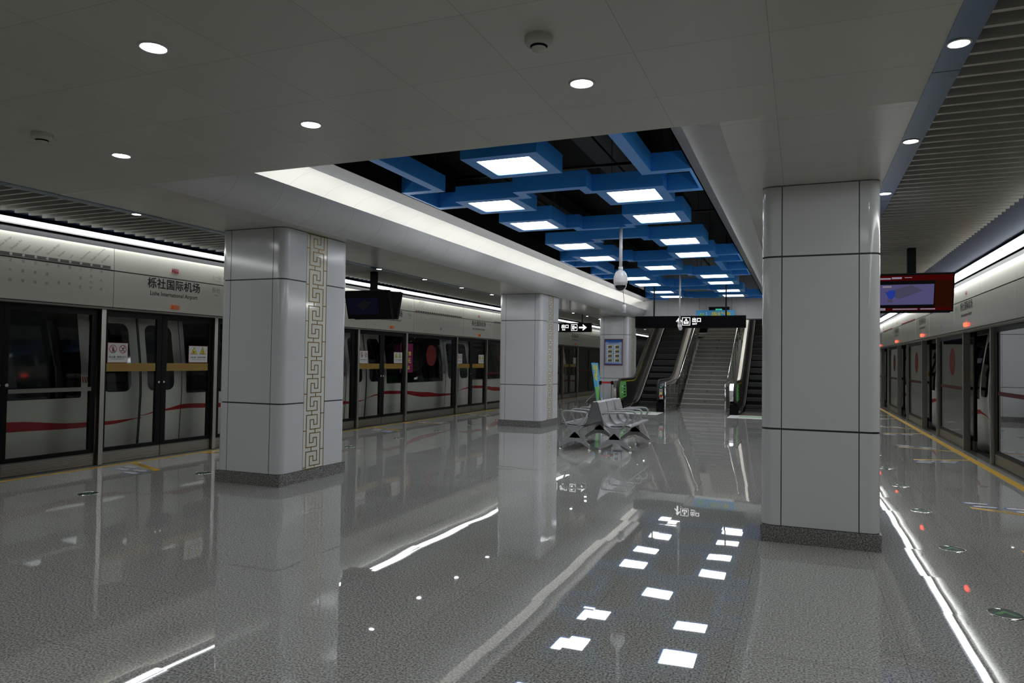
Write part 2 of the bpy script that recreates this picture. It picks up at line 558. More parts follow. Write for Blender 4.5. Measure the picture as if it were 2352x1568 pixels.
# grey flange above the coves
for sgn, x in ((1, LIPL - .06), (-1, LIPR + .06)):
    m = MB()
    m.box(x, x + sgn * .33, OY0, 23.6, 3.5, 3.515, 'greyfasc')
    m.box(x + sgn * .315, x + sgn * .33, OY0, 23.6, 3.5, 3.72, 'matblack')
    m.box(x - sgn * .02, x + sgn * .0, OY0, 23.6, 3.5, 3.52, 'greyfasc')
    struct('trim_1' if sgn > 0 else 'trim_2', m, 'grey metal flange above the %s light cove' % ('left' if sgn > 0 else 'right'))
# void side boards so that nothing shows beyond the cove
m = MB(); m.box(LIPL - .62, LIPL - .6, OY0, 31, 3.0, 4.9, 'void'); m.box(LIPR + .6, LIPR + .62, OY0, 31, 3.0, 4.9, 'void'); m.box(LIPL - .6, LIPR + .6, OY0 - .02, OY0, HC + .04, 4.9, 'void')
struct('ceiling', m, 'black sides of the ceiling void')
# end wall over the stairs
m = MB()
wl, wr = -5.3, -.36
m.box(wl + .35, wr - .35, 24.0, 24.06, HC - .02, 4.9, 'wallp')
for sgn, x in ((1, wl), (-1, wr)):
    pr = [(x + sgn * (.35 - .35 * sin(radians(a))), 24.0 - .35 + .35 * cos(radians(a))) for a in range(0, 91, 9)]
    n0 = len(m.v); k = len(pr)
    for z in (HC + .02, 3.5):
        m.v += [(px, py, z) for px, py in pr]
    for i in range(k - 1):
        m.face((n0 + i, n0 + i + 1, n0 + k + i + 1, n0 + k + i), 'wallp', True)
m.box(wl, wr, 24.0, 24.3, HC - .05, HC - .02, 'greyfasc')
struct('wall_end', m, 'white panelled wall above the stairs')
# stair shaft walls and soffit
m = MB()
m.box(wl - .05, wl, 24.06, 31.2, HC, 8.0, 'ceilside'); m.box(wr, wr + .05, 24.06, 31.2, HC, 8.0, 'ceilside')
m.box(wl, wr, 36.0, 36.1, 3.9, 8.0, 'ceilside')
m.box(wl, wr, 24.3, 36.1, 8.0, 8.05, 'void')
m.box(wl - .05, wl, 31.2, 36.1, 3.0, 8.0, 'ceilside'); m.box(wr, wr + .05, 31.2, 36.1, 3.0, 8.0, 'ceilside')
struct('wall_shaft', m, 'side walls of the stair shaft')
# blue bands with downlights, slatted side ceilings
for i, (x0, x1, nm) in enumerate(((XR, XR + .125, 'right'), (XL - .125, XL, 'left'))):
    m = MB(); m.box(x0, x1, Y_NEAR, Y_FAR, HC - .005, HC + .05, 'blueband')
    y = 1.0
    while y < 40:
        m.box(x0, x1, y, y + .004, HC - .006, HC, 'joint'); y += 3.05
    struct('trim_%d' % (3 + i), m, 'satin blue band along the %s edge of the panelled ceiling' % nm)
def slats(x0, x1, y0, nm):
    m = MB()
    y = y0
    while y < Y_FAR:
        m.box(x0, x1, y, y + .028, HC, HC + .11, 'slat')
        y += .1455
    m.box(x0, x1, Y_NEAR, Y_FAR, HC + .24, HC + .26, 'matblack')
    struct('ceiling', m, nm)
slats(-7.62, XL - .125, -6.0, 'left slatted ceiling of grey baffles')
slats(XR + .125, 1.78, -6.03, 'right slatted ceiling of grey baffles')
m = MB()
m.prism([(-7.6, 3.16), (-8.33, 3.0), (-8.33, 3.035), (-7.6, 3.2)], 'Y', Y_NEAR, Y_FAR, 'bluefasc')
m.box(-8.6, -8.33, Y_NEAR, Y_FAR, 3.0, 3.03, 'bluefasc')
struct('trim_5', m, 'dark blue sloping fascia above the left light strip')
m = MB()
m.prism([(1.76, 3.16), (2.40, 3.01), (2.40, 3.05), (1.76, 3.2)], 'Y', Y_NEAR, Y_FAR, 'bluefasc')
m.prism([(2.40, 3.01), (2.50, 2.985), (2.6, 3.0), (2.40, 3.05)], 'Y', Y_NEAR, Y_FAR, 'greyfasc')
struct('trim_6', m, 'dark blue sloping fascia above the right light strip')
# pipes and ducts in the void
m = MB()
for y in (6.2, 8.9, 12.1, 16.0, 19.5):
    m.tube([(-5.4, y, 3.98), (-.4, y, 3.98)], .022, 'duct', 8)
for x in (-4.1, -2.35, -1.2):
    m.box(x - .02, x + .02, 4.8, 23.8, 4.12, 4.16, 'duct')
m.box(-2.75, -2.05, 5.2, 14.5, 4.3, 4.62, 'duct'); m.box(-4.9, -4.2, 6, 23, 4.35, 4.6, 'duct')
for i in range(26):
    x = -5.0 + 4.3 * ((i * 7) % 13) / 13; y = 5.2 + i * .7
    m.tube([(x, y, 3.98), (x, y, 4.9)], .006, 'duct', 5)
struct('ceiling', m, 'dark pipes and ducts in the ceiling void')

# ============================================================ CEILING LATTICE
ZB, HB = 3.5, 0.20
def tube_side(m, pts, w_, z0=ZB, h=HB):
    """band of rectangles following a right-angled path"""
    for (xa, ya), (xb, yb) in zip(pts[:-1], pts[1:]):
        x0, x1 = min(xa, xb), max(xa, xb)
        y0, y1 = min(ya, yb), max(ya, yb)
        hw = w_ / 2
        m.append((x0 - hw, x1 + hw, y0 - hw, y1 + hw))
def union_band(rects, mb, z0, z1, mt):
    """union of axis-aligned rectangles as one solid, walls only on the outline"""
    xs = sorted({r[0] for r in rects} | {r[1] for r in rects})
    ys = sorted({r[2] for r in rects} | {r[3] for r in rects})
    def ins(x, y):
        return any(r[0] < x < r[1] and r[2] < y < r[3] for r in rects)
    nx, ny = len(xs) - 1, len(ys) - 1
    g = [[ins((xs[i] + xs[i + 1]) / 2, (ys[j] + ys[j + 1]) / 2) for j in range(ny)] for i in range(nx)]
    G = lambda i, j: 0 <= i < nx and 0 <= j < ny and g[i][j]
    for i in range(nx):
        for j in range(ny):
            if not g[i][j]:
                continue
            x0, x1, y0, y1 = xs[i], xs[i + 1], ys[j], ys[j + 1]
            mb.poly([(x0, y0, z0), (x0, y1, z0), (x1, y1, z0), (x1, y0, z0)], mt)
            mb.poly([(x0, y0, z1), (x1, y0, z1), (x1, y1, z1), (x0, y1, z1)], mt)
            if not G(i - 1, j): mb.poly([(x0, y0, z0), (x0, y0, z1), (x0, y1, z1), (x0, y1, z0)], mt)
            if not G(i + 1, j): mb.poly([(x1, y0, z0), (x1, y1, z0), (x1, y1, z1), (x1, y0, z1)], mt)
            if not G(i, j - 1): mb.poly([(x0, y0, z0), (x1, y0, z0), (x1, y0, z1), (x0, y0, z1)], mt)
            if not G(i, j + 1): mb.poly([(x0, y1, z0), (x0, y1, z1), (x1, y1, z1), (x1, y1, z0)], mt)
XM = -2.835
XSL, XSR, SQ = -3.765, -1.905, 0.83
def light_box_proto():
    t = thing('light_box', (0, 0, ZB), '', 'ceiling light', 'square blue light boxes in the ceiling lattice')
    a = SQ / 2; b = .29
    m = MB()
    for (x0, x1, y0, y1) in ((-a, a, -a, -b), (-a, a, b, a), (-a, -b, -b, b), (b, a, -b, b)):
        m.box(x0, x1, y0, y1, 0, HB, 'blue')
    m.box(-b, b, -b, b, .03, .04, 'matblack')
    m.build('frame', t)
    m = MB(); m.box(-b + .012, b - .012, -b + .012, b - .012, .004, .028, 'panel'); m.build('light_panel', t)
    m = MB()
    for q in (-.3, .3):
        m.tube([(q, 0, HB), (q, 0, 1.39)], .005, 'duct', 6)
    m.build('hanger_rod', t)
    return t
proto = light_box_proto()
rowsY = [6.94, 8.68, 10.13, 12.2, 13.78, 15.5, 17.33, 18.8, 20.88, 22.42]
first = True
def put_box(x, y, lab):
    global first
    o = proto if first else copy_tree(proto)
    first = False
    o.location = (x, y, ZB)
    o['label'] = lab
names = ['nearest', 'second', 'third', 'fourth', 'fifth', 'sixth', 'seventh', 'eighth', 'ninth', 'farthest']
put_box(XM, 6.94, 'square blue light box hanging alone, the largest and nearest lit panel')
put_box(XM, 15.5, 'square blue light box hanging alone in mid hall, between the rows of pairs')
pr_rows = [8.68, 10.13, 12.2, 13.78, 17.33, 18.8, 20.88, 22.42]
onm = ['nearest', 'second nearest', 'third nearest', 'fourth nearest', 'fifth nearest', 'sixth nearest', 'seventh nearest', 'farthest']
for i, y in enumerate(pr_rows):
    put_box(XSL, y, 'square blue light box with lit panel, %s in the left row of the lattice' % onm[i])
    put_box(XSR, y, 'square blue light box with lit panel, %s in the right row of the lattice' % onm[i])
BW = .12
def connector(y_sq, toward, lab):
    """Z-shaped joggle between the left and right boxes of one row"""
    r = []
    s = -1 if toward == 'near' else 1
    e = y_sq + s * SQ / 2                # box edge on that side
    y_in = e - s * .06                   # inside band level with the box
    y_out = e + s * .19 if s < 0 else e + .13
    xl0, xl1 = XSL + SQ / 2, -3.215
    xr1, xr0 = XSR - SQ / 2, -2.405
    r.append((xl0 - .0, xl1 + .065, min(y_in, e) - (0 if s < 0 else 0.06), max(y_in, e) + (0.06 if s < 0 else 0)))
    r.append((xr0 - .055, xr1, r[0][2], r[0][3]))
    lo, hi = min(r[0][2], y_out - .06), max(r[0][3], y_out + .06)
    r.append((xl1 - .06, xl1 + .065, lo, hi))
    r.append((xr0 - .055, xr0 + .06, lo, hi))
    r.append((xl1 - .06, xr0 + .06, y_out - .06, y_out + .06))
    m = MB(); union_band(r, m, ZB + .001, ZB + HB, 'blue')
    o = m.build('lattice_beam')
    tag(o, lab, 'ceiling beam', 'joggled blue beams joining the light boxes')
for i, y in enumerate(pr_rows):
    connector(y, 'near' if i % 2 == 0 else 'far', 'joggled blue beam joining the %s pair of light boxes' % onm[i])
def u_frame(side_, ya, yb, yc, yd, lab):
    """outer loops: from box (ya) out to the edge, back in, along and out again"""
    s = side_
    X = lambda d: XM + s * d
    inn, out, box = 1.27, 1.84, XSR + SQ / 2 - XM
    r = []
    def R(xa, xb, y0, y1):
        r.append((min(xa, xb), max(xa, xb), min(y0, y1), max(y0, y1)))
    h = BW
    if ya is not None:
        R(X(box), X(out), ya, ya + h); R(X(out - h), X(out), ya, yb)
    if yb is not None:
        R(X(inn - h / 2), X(out), yb - h, yb) if ya is not None else None
    R(X(inn - h / 2), X(inn + h / 2), (yb - h) if yb is not None else OY0 + .3, (yc + h) if yc is not None else 23.4)
    if yc is not None:
        R(X(inn - h / 2), X(out), yc, yc + h); R(X(out - h), X(out), yc, yd); R(X(box), X(out), yd - h, yd)
    m = MB(); union_band(r, m, ZB + .001, ZB + HB, 'blue')
    tag(m.build('lattice_beam'), lab, 'ceiling beam', 'angular blue loops along the edges of the lattice')
for s, nm in ((-1, 'left'), (1, 'right')):
    u_frame(s, None, 6.28, 7.61, 8.64, 'angular blue loop at the near %s edge of the lattice' % nm)
    # near arm that turns outward close to the ceiling edge
    m = MB(); union_band([(min(XM + s * 1.21, XM + s * 1.84), max(XM + s * 1.21, XM + s * 1.84), 6.04, 6.158)], m, ZB + .001, ZB + HB, 'blue')
    tag(m.build('lattice_beam'), 'short blue cross beam at the near %s corner of the lattice, beside the ceiling edge' % nm, 'ceiling beam')
    u_frame(s, 13.86, 14.9, 16.14, 17.26, 'angular blue loop midway along the %s edge of the lattice' % nm)
    r = []
    X = lambda d: XM + s * d
    for (a, b, y0, y1) in ((.93 + SQ / 2, 1.84, 22.5, 22.62), (1.72, 1.84, 22.5, 23.5), (1.2, 1.84, 23.38, 23.5)):
        r.append((min(X(a), X(b)), max(X(a), X(b)), y0, y1))
    m = MB(); union_band(r, m, ZB + .001, ZB + HB, 'blue')
    tag(m.build('lattice_beam'), 'angular blue loop at the far %s corner of the lattice, over the stairs' % nm, 'ceiling beam')

# ============================================================ LAMPS
def downlight(x, y, lab, group, first_=[None], lens='down'):
    if first_[0] is None:
        t = thing('downlight', (0, 0, HC), '', 'downlight')
        m = MB(); m.lathe((0, 0), [(.092, 0.0), (.09, -.006), (.076, -.008), (.072, -.002), (.072, .02)], 'ring'); m.build('trim_ring', t)
        m = MB(); m.cyl((0, 0), .071, -.002, .01, 'down'); m.build('lens', t)
        first_[0] = t
        o = t
    else:
        o = copy_tree(first_[0])
    o.location = (x, y, HC - (.006 if (x > XR or x < XL) else 0))
    k = .78 if group.startswith('downlights in the flat') else .57
    o.scale = (k, k, k)
    o['label'] = lab
    o['group'] = group
for x, y, lab in ((-2.87, 2.47, 'lit round downlight in the near flat ceiling, upper left of the picture'), (-2.87, 3.65, 'lit round downlight in the flat ceiling before the left end of the opening'),
                  (-4.65, 3.75, 'lit round downlight in the flat ceiling by the left slatted strip'), (-1.08, 3.59, 'lit round downlight in the flat ceiling beside the smoke detector, above the blue lattice'),
                  (-4.65, 2.5, 'lit round downlight in the flat ceiling at the extreme left'), (-1.08, 2.45, 'lit round downlight overhead between camera and opening'),
                  (-2.87, 1.2, 'lit round downlight over the camera'), (-4.65, 1.2, 'lit round downlight left of the camera'), (-1.08, 1.2, 'lit round downlight right of the camera')):
    downlight(x, y, lab, 'downlights in the flat near ceiling')
ys = [2.18 + 1.532 * k for k in range(22)]
for k, y in enumerate(ys):
    downlight(.657, y, 'round downlight in the blue band of the right ceiling, place %d from the camera' % (k + 1), 'downlights in the right blue band')
ys = [2.3 + 1.533 * k for k in range(22)]
for k, y in enumerate(ys):
    downlight(-6.41, y, 'round downlight in the blue band of the left ceiling, place %d from the camera' % (k + 1), 'downlights in the left blue band')
# cove tubes
for s, lip, nm in ((1, LIPL, 'left'), (-1, LIPR, 'right')):
    y = 4.62
    k = 0
    while y < 23.4:
        m = MB(); m.box(lip - s * .10, lip - s * .16, y, y + 1.13, HC + .175, HC + .215, 'covel')
        o = m.build('cove_lamp'); tag(o, 'hidden white tube lamp in the %s ceiling cove' % nm, 'lamp', 'tube lamps in the %s cove' % nm)
        y += 1.2
# light strips above the headers
for x0, x1, z0, z1, nm in ((-8.325, -8.275, 2.94, 2.985, 'left'), (2.40, 2.48, 2.925, 2.99, 'right')):
    t = thing('light_strip', ((x0 + x1) / 2, 18, z0), 'long lit white light strip above the %s platform door headers' % nm, 'light strip')
    cx = (x0 + x1) / 2
    m = MB(); m.box(x0 - cx, x1 - cx, Y_NEAR - 18, Y_FAR - 18, .008, z1 - z0, 'stripl'); m.build('tube_lamp', t)
    m = MB(); s_ = 1 if nm == 'left' else -1
    m.box(min(-s_ * .04, s_ * .075), max(-s_ * .04, s_ * .075), Y_NEAR - 18, Y_FAR - 18, z1 - z0 + .001, z1 - z0 + .008, 'bluefasc')
    m.box(-s_ * ((x1 - x0) / 2 + .002), -s_ * ((x1 - x0) / 2 + .015), Y_NEAR - 18, Y_FAR - 18, -.012, z1 - z0 + .001, 'joint'); m.build('tray', t)
for k, y in enumerate((26.2, 28.6, 31.0, 33.4)):  # unseen fill panels, added to brighten the stairs from above
    t = thing('shaft_fill', (-2.9, y, 7.6), 'unseen fill light added high in the stair shaft, %s of four' % ORD[k], 'lamp', 'added fill lights of the stair shaft')
    m = MB(); m.box(-1.6, 1.6, -.35, .35, .02, .4, 'greyfasc'); m.build('housing', t)
    m = MB(); m.box(-1.5, 1.5, -.3, .3, 0, .02, 'hall'); m.build('fill_panel', t)
# smoke detectors
for (x, y, lab) in ((-1.11, 3.01, 'off-white round smoke detector on the ceiling near the top centre'), (-4.71, 3.2, 'off-white round smoke detector on the dim left ceiling')):
    t = thing('smoke_detector', (x, y, HC), lab, 'smoke detector')
    m = MB(); m.lathe((0, 0), [(.065, 0), (.066, -.022), (.058, -.036), (.04, -.042)], 'plastic'); m.build('base', t)
    m = MB(); m.lathe((0, 0), [(.036, -.040), (.036, -.048), (.034, -.05)], 'matblack'); m.lathe((0, 0), [(.034, -.05), (.03, -.06), (.0, -.063)], 'plastic'); m.build('sensor_head', t)

# ============================================================ COLUMNS
def fret_lines():
    """one period of the interlocking meander, u across 0..1, v down 0..1"""
    A = [(0, 0), (.77, 0), (.77, .27), (.52, .27), (.52, .13), (.27, .13), (.27, .39), (1, .39)]
    B = [(1, .39), (1, -.5)]
    C = [(0, 0), (0, .88), (.75, .88), (.75, .63), (.5, .63), (.5, .76), (.25, .76), (.25, .5), (1, .5), (1, 1.39)]
    D = [(.62, .39), (.62, .5)]
    E_ = [(.37, .88), (.37, 1.0)]
    F_ = [(-.19, .42), (0, .42)]
    G_ = [(1, .97), (1.27, .97)]
    return [A, C, D, E_, F_, G_]
def column(x0, x1, y0, y1, side_, lab):
    cx, cy = (x0 + x1) / 2, (y0 + y1) / 2
    t = thing('column', (cx, cy, 0), lab, 'column', 'white clad columns with granite plinth')
    hx, hy = (x1 - x0) / 2, (y1 - y0) / 2
    m = MB(); m.box(-hx - .004, hx + .004, -hy - .004, hy + .004, 0, .135, 'plinth'); m.build('plinth', t)
    r, n = .085, 10
    vj = hx - .155                                    # joints on the end faces
    oy = (6.82 - 6.43 - .61, 7.21 - 6.43 - .61)       # ornament bounds along the side
    corners = []
    for sx in (-1, 1):
        for sy in (-1, 1):
            yj = oy[0] if sy < 0 else oy[1]
            pts = [(sx * vj, sy * hy)]
            pts.append((sx * (hx - r - .004), sy * hy))
            for i in range(n + 1):
                a = pi / 2 * i / n
                pts.append((sx * (hx - r + r * sin(a)), sy * (hy - r + r * cos(a))))
            pts.append((sx * hx, sy * (hy - r - .004)))
            pts.append((sx * hx, yj))
            corners.append(pts)
    rows = ((.14, .915), (.93, 2.328), (2.342, HC - .006))
    m = MB()
    g = .0035
    for z0, z1 in rows:
        for pts in corners:
            p = list(pts)
            p[0] = (p[0][0] + (g if p[0][0] > 0 else -g), p[0][1])
            q = []
            for (a, b) in p:
                q.append((a, b))
            m.sheet(q, 'Z', z0, z1, 'enamel')
        for sy in (-1, 1):
            m.sheet([(-vj + g, sy * hy), (vj - g, sy * hy)], 'Z', z0, z1, 'enamel', sm=False)
        m.sheet([(-side_ * hx, oy[0] + g), (-side_ * hx, oy[1] - g)], 'Z', z0, z1, 'enamel', sm=False)
    m.build('cladding', t)
    m = MB(); m.prism(rrect(-hx + .01, hx - .01, -hy + .01, hy - .01, r), 'Z', .13, HC, 'joint'); m.build('core', t)
    m = MB(); X = side_ * (hx + .002)
    m.box(side_ * (hx - .012), X, oy[0] + .004, oy[1] - .004, .14, HC - .006, 'strip')
    st = m.build('ornament_strip', t)
    m = MB(); P_ = .43; u0, uw = oy[0] + .055, .262
    if side_ < 0:
        pass
    lw = .0052
    def seg(a, b):
        za, zb = 2.935 - a[1] * P_, 2.935 - b[1] * P_
        ya, yb = u0 + a[0] * uw, u0 + b[0] * uw
        zl, zh = min(za, zb) - lw, max(za, zb) + lw
        zl, zh = max(zl, .15), min(zh, HC - .012)
        if zh - zl < lw: return
        m.box(X, X + side_ * .003, max(min(ya, yb) - lw, oy[0]), min(max(ya, yb) + lw, oy[1]), zl, zh, 'gold')
    for k in range(-1, 8):
        for L in fret_lines():
            for a, b in zip(L[:-1], L[1:]):
                seg((a[0], a[1] + k + .03), (b[0], b[1] + k + .03))
    m.box(X, X + side_ * .003, oy[1] - .012, oy[1] - .004, .14, HC - .006, 'gold')
    m.box(X, X + side_ * .003, oy[0], oy[1], .14, .146, 'gold')
    m.box(X, X + side_ * .003, oy[0], oy[1], HC - .014, HC - .006, 'gold')
    m.build('fret_pattern', st)
    return t
column(-6.30, -5.38, 6.43, 7.65, 1, 'large white clad column at left with gold fret strip on its right face')
column(-6.24, -5.24, 14.62, 15.84, 1, 'white clad column in mid picture with gold fret strip, behind the left monitor')
column(-6.10, -5.14, 22.6, 23.82, 1, 'white clad column beside the left escalator carrying the framed poster')
column(-.305, .578, 6.25, 7.45, -1, 'large white clad column at right standing in front of the right escalator')
column(-.36, .56, 14.62, 15.84, -1, 'white clad column hidden behind the large right column')
column(-.36, .56, 22.6, 23.8, -1, 'white clad column on the right, farthest behind the large one')

# ============================================================ SCREEN DOORS
ZH = ['宁波火车站', '城隍庙', '鼓楼', '外滩大桥', '正大路', '倪家堰', '压赛堰', '大通桥', '孔浦', '路林', '三官堂', '宁波大学', '清水浦']
EN = ['Ningbo Railway Station', 'Chenghuangmiao', 'Gulou', 'Waitan Bridge', 'Zhengda Rd', 'Nijiayan', 'Yasaiyan', 'Datong Bridge', 'Kongpu', 'Lulin', 'Sanguantang', 'Ningbo University', 'Qingshuipu']
ZH0 = ['栎社国际机场', '栎社', '鄞州大道', '石碶', '轻纺城', '藕池', '客运中心', '丽园南路', '云霞路']
EN0 = ['Lishe International Airport', 'Lishe', 'Yinzhou Avenue', 'Shiqi', 'Qingfangcheng', 'Ouchi', 'Bus Center', 'South Liyuan Road', 'Yunxia Road']

class Side:
    def __init__(s, sg, P, H, dc, nm):
        s.sg, s.P, s.H, s.dc, s.nm = sg, P, H, dc, nm
        s.r = (0, sg, 0)           # reading direction along the wall
SL = Side(1, PL, HL, DC_L, 'left')
SR = Side(-1, PR, HR, DC_R, 'right')

def header_profile(sd):
    D = abs(sd.H - sd.P)
    lo = [(0, 2.05), (D - .06, 2.05)] + [(D - .06 + .06 * sin(radians(a)), 2.11 - .06 * cos(radians(a))) for a in range(10, 91, 16)] + [(D, 2.543)]
    hi = [(D, 2.557), (D - .006, 2.80), (D - .012, 2.84), (D - .025, 2.875), (D - .045, 2.905), (D - .08, 2.925)]
    return lo, hi
def header_cover(sd, y0, y1, t):
    lo, hi = header_profile(sd)
    yc = (y0 + y1) / 2
    for nm, pr in (('lower_cover', lo), ('upper_cover', hi)):
        m = MB()
        m.sheet([(sd.sg * d, z) for d, z in pr], 'Y', y0 - yc + .004, y1 - yc - .004, 'header')
        for yy in (y0 - yc + .004, y1 - yc - .004):
            z_in = pr[-1][1] if nm == 'lower_cover' else pr[0][1]
            m.poly([(sd.sg * d, yy, z) for d, z in pr] + [(0, yy, pr[-1][1]), (0, yy, pr[0][1])], 'header')
        m.build(nm, t)
    m = MB(); D = abs(sd.H - sd.P)
    m.box(0, sd.sg * (D - .012), y0 - yc, y1 - yc, 2.06, 2.9, 'joint'); m.build('backing', t)

def airport_panel(sd, c, lab, lit):
    t = thing('header_panel', (sd.P, c, 0), lab, 'door header panel', 'station name panels over the %s platform doors' % sd.nm)
    header_cover(sd, c - .98, c + .98, t)
    F = sd.sg * (abs(sd.H - sd.P) + .0015)
    R, U = (0, sd.sg, 0), (0, 0, 1)
    m = MB()
    m.text('栎社国际机场', .152, (F, sd.sg * -.0, 2.40), R, U, 'ink', 'CENTER', sx=1.0, spacing=1.05, bold=.02)
    m.text('Lishe International Airport', .083, (F, 0, 2.287), R, U, 'ink', 'CENTER', sx=.93, bold=.016)
    m.build('station_name', t)
    m = MB()
    y = .78
    m.text('上一站', .06, (F, sd.sg * y if sd.sg > 0 else y, 2.635), R, U, 'lgink', 'CENTER')
    m.text('Previous Station', .026, (F, y, 2.60), R, U, 'lgink', 'CENTER')
    m.text('栎社', .085, (F, y, 2.43), R, U, 'gink', 'CENTER')
    m.text('Lishe', .04, (F, y, 2.375), R, U, 'gink', 'CENTER')
    m.build('previous_station_text', t)
    m = MB()
    m.box(F, F + sd.sg * .001, -.058, .058, 2.632, 2.692, 'red')
    m.text('2', .07, (F + sd.sg * .002, sd.sg * -.05, 2.637), R, U, 'white', 'LEFT')
    m.text('号线', .032, (F + sd.sg * .002, sd.sg * -.012, 2.66), R, U, 'white', 'LEFT')
    m.text('Line 2', .02, (F + sd.sg * .002, sd.sg * -.008, 2.641), R, U, 'white', 'LEFT')
    m.build('line_badge', t)
    m = MB()
    f2 = F + sd.sg * .028
    mt = 'redlamp' if lit else 'orange'
    m.prism([(-.062, 2.11), (.062, 2.11), (.062, 2.172), (-.062, 2.172)], 'X', F, f2, mt)
    m.prism([(-.052, 2.119), (.052, 2.119), (.052, 2.163), (-.052, 2.163)], 'X', f2, f2 + sd.sg * .006, mt)
    m.build('warning_lamp', t)
    return t

def map_panel(sd, y0, y1, kind, lab):
    c = (y0 + y1) / 2
    W = (y1 - y0) / 2
    t = thing('header_panel', (sd.P, c, 0), lab, 'door header panel', 'route map panels over the %s platform doors' % sd.nm)
    header_cover(sd, y0, y1, t)
    F = sd.sg * (abs(sd.H - sd.P) + .0015)
    R, U = (0, sd.sg, 0), (0, 0, 1)
    s = sd.sg
    if kind == 'plain':
        return t
    band, lett = MB(), MB()
    if kind == 'grey':
        zs, es = ZH, EN
        a, b = -W + .08, W - .055
        step = .142
        xs = [b - .13 - step * (len(zs) - 1 - i) for i in range(len(zs))]
        band.box(F, F + s * .001, min(a * s, b * s), max(a * s, b * s), 2.567, 2.603, 'gink')
        for i, x in enumerate(xs):
            band.prism([(s * x + .0165 * cos(q * pi / 8), 2.585 + .0165 * sin(q * pi / 8)) for q in range(16)], 'X', F, F + s * .0025, 'header')
        dotm = 'gink'
    else:
        zs, es = ZH0 + ZH, EN0 + EN
        a, b = -W + .06, W - .10
        step = (b - a) / (len(zs))
        xs = [a + .05 + step * i for i in range(len(zs))]
        bm = 'ink' if s > 0 else 'dred'
        for i, x in enumerate(xs):
            x0, x1 = s * (x - step * .32), s * (x + step * .32)
            band.box(F, F + s * .0015, min(x0, x1), max(x0, x1), 2.567, 2.59, 'red' if i == 0 or s < 0 else bm)
        x0, x1 = s * (a), s * (b)
        band.box(F, F + s * .001, min(x0, x1), max(x0, x1), 2.564, 2.572, bm)
        dotm = 'gink'
    band.build('route_line', t)
    k = .5 if kind != 'grey' else 1.0
    for i, (x, zc, en) in enumerate(zip(xs, zs, es)):
        mt = 'redtext' if (kind != 'grey' and i == 0) else dotm
        ang = radians(45)
        rr = (0, s * cos(ang), sin(ang)); uu = (0, -s * sin(ang), cos(ang))
        lett.text(en, .036 if kind == 'grey' else .03, (F, s * (x + .0), 2.625), rr, uu, mt)
        n = len(zc)
        tot = .225 if n > 2 else .20
        for q, ch in enumerate(zc):
            zz = 2.535 - .035 - (tot * q / max(n - 1, 1))
            lett.text(ch, .042 if kind == 'grey' else .034, (F, s * x, zz), R, U, mt, 'CENTER')
    xg = xs[zs.index('鼓楼')]
    lett.text('换乘', .03, (F, s * xg, 2.235), R, U, 'ink', 'CENTER')
    band2 = MB()
    band2.box(F, F + s * .001, s * xg - .038, s * xg + .038, 2.185, 2.228, 'bprint')
    band2.text('1号线', .026, (F + s * .002, s * xg, 2.196), R, U, 'white', 'CENTER')
    if kind != 'grey':
        lett.text('往清水浦方向', .04, (F, s * xs[1], 2.79), R, U, 'lgink', 'LEFT')
        lett.text('To Qingshuipu', .026, (F, s * xs[1], 2.755), R, U, 'lgink', 'LEFT')
    band2.build('transfer_badge', t)
    lett.build('station_names', t)
    return t

def pane(t, sd, y0, y1, z0, z1, fr, d=0.0, frame='black', depth=.045, nm='glass_pane', ft=None):
    """framed glass between y0..y1; local coordinates of thing t"""
    s = sd.sg
    x0, x1 = d - depth / 2, d + depth / 2
    m = MB()
    l, r_, b, tp = fr
    m.box(x0, x1, y0, y0 + l, z0, z1, frame); m.box(x0, x1, y1 - r_, y1, z0, z1, frame)
    m.box(x0, x1, y0 + l, y1 - r_, z0, z0 + b, frame); m.box(x0, x1, y0 + l, y1 - r_, z1 - tp, z1, frame)
    m.build('frame', t)
    m = MB(); m.poly([(d + s * .012, y0 + l, z0 + b), (d + s * .012, y1 - r_, z0 + b), (d + s * .012, y1 - r_, z1 - tp), (d + s * .012, y0 + l, z1 - tp)], 'glass')
    m.build(nm, t)
def kick(t, sd, y0, y1, d=0.0, mt='dsteel'):
    s = sd.sg
    m = MB()
    f = d + s * .026
    m.box(d - s * .02, f, y0, y1, .012, .168, mt)
    n = 7
    for i in range(n):
        z = .022 + i * .0195
        m.prism([(f, z), (f + s * .004, z + .003), (f + s * .004, z + .010), (f, z + .013)], 'Y', y0 + .012, y1 - .012, 'steel')
    m.build('kick_plate', t)

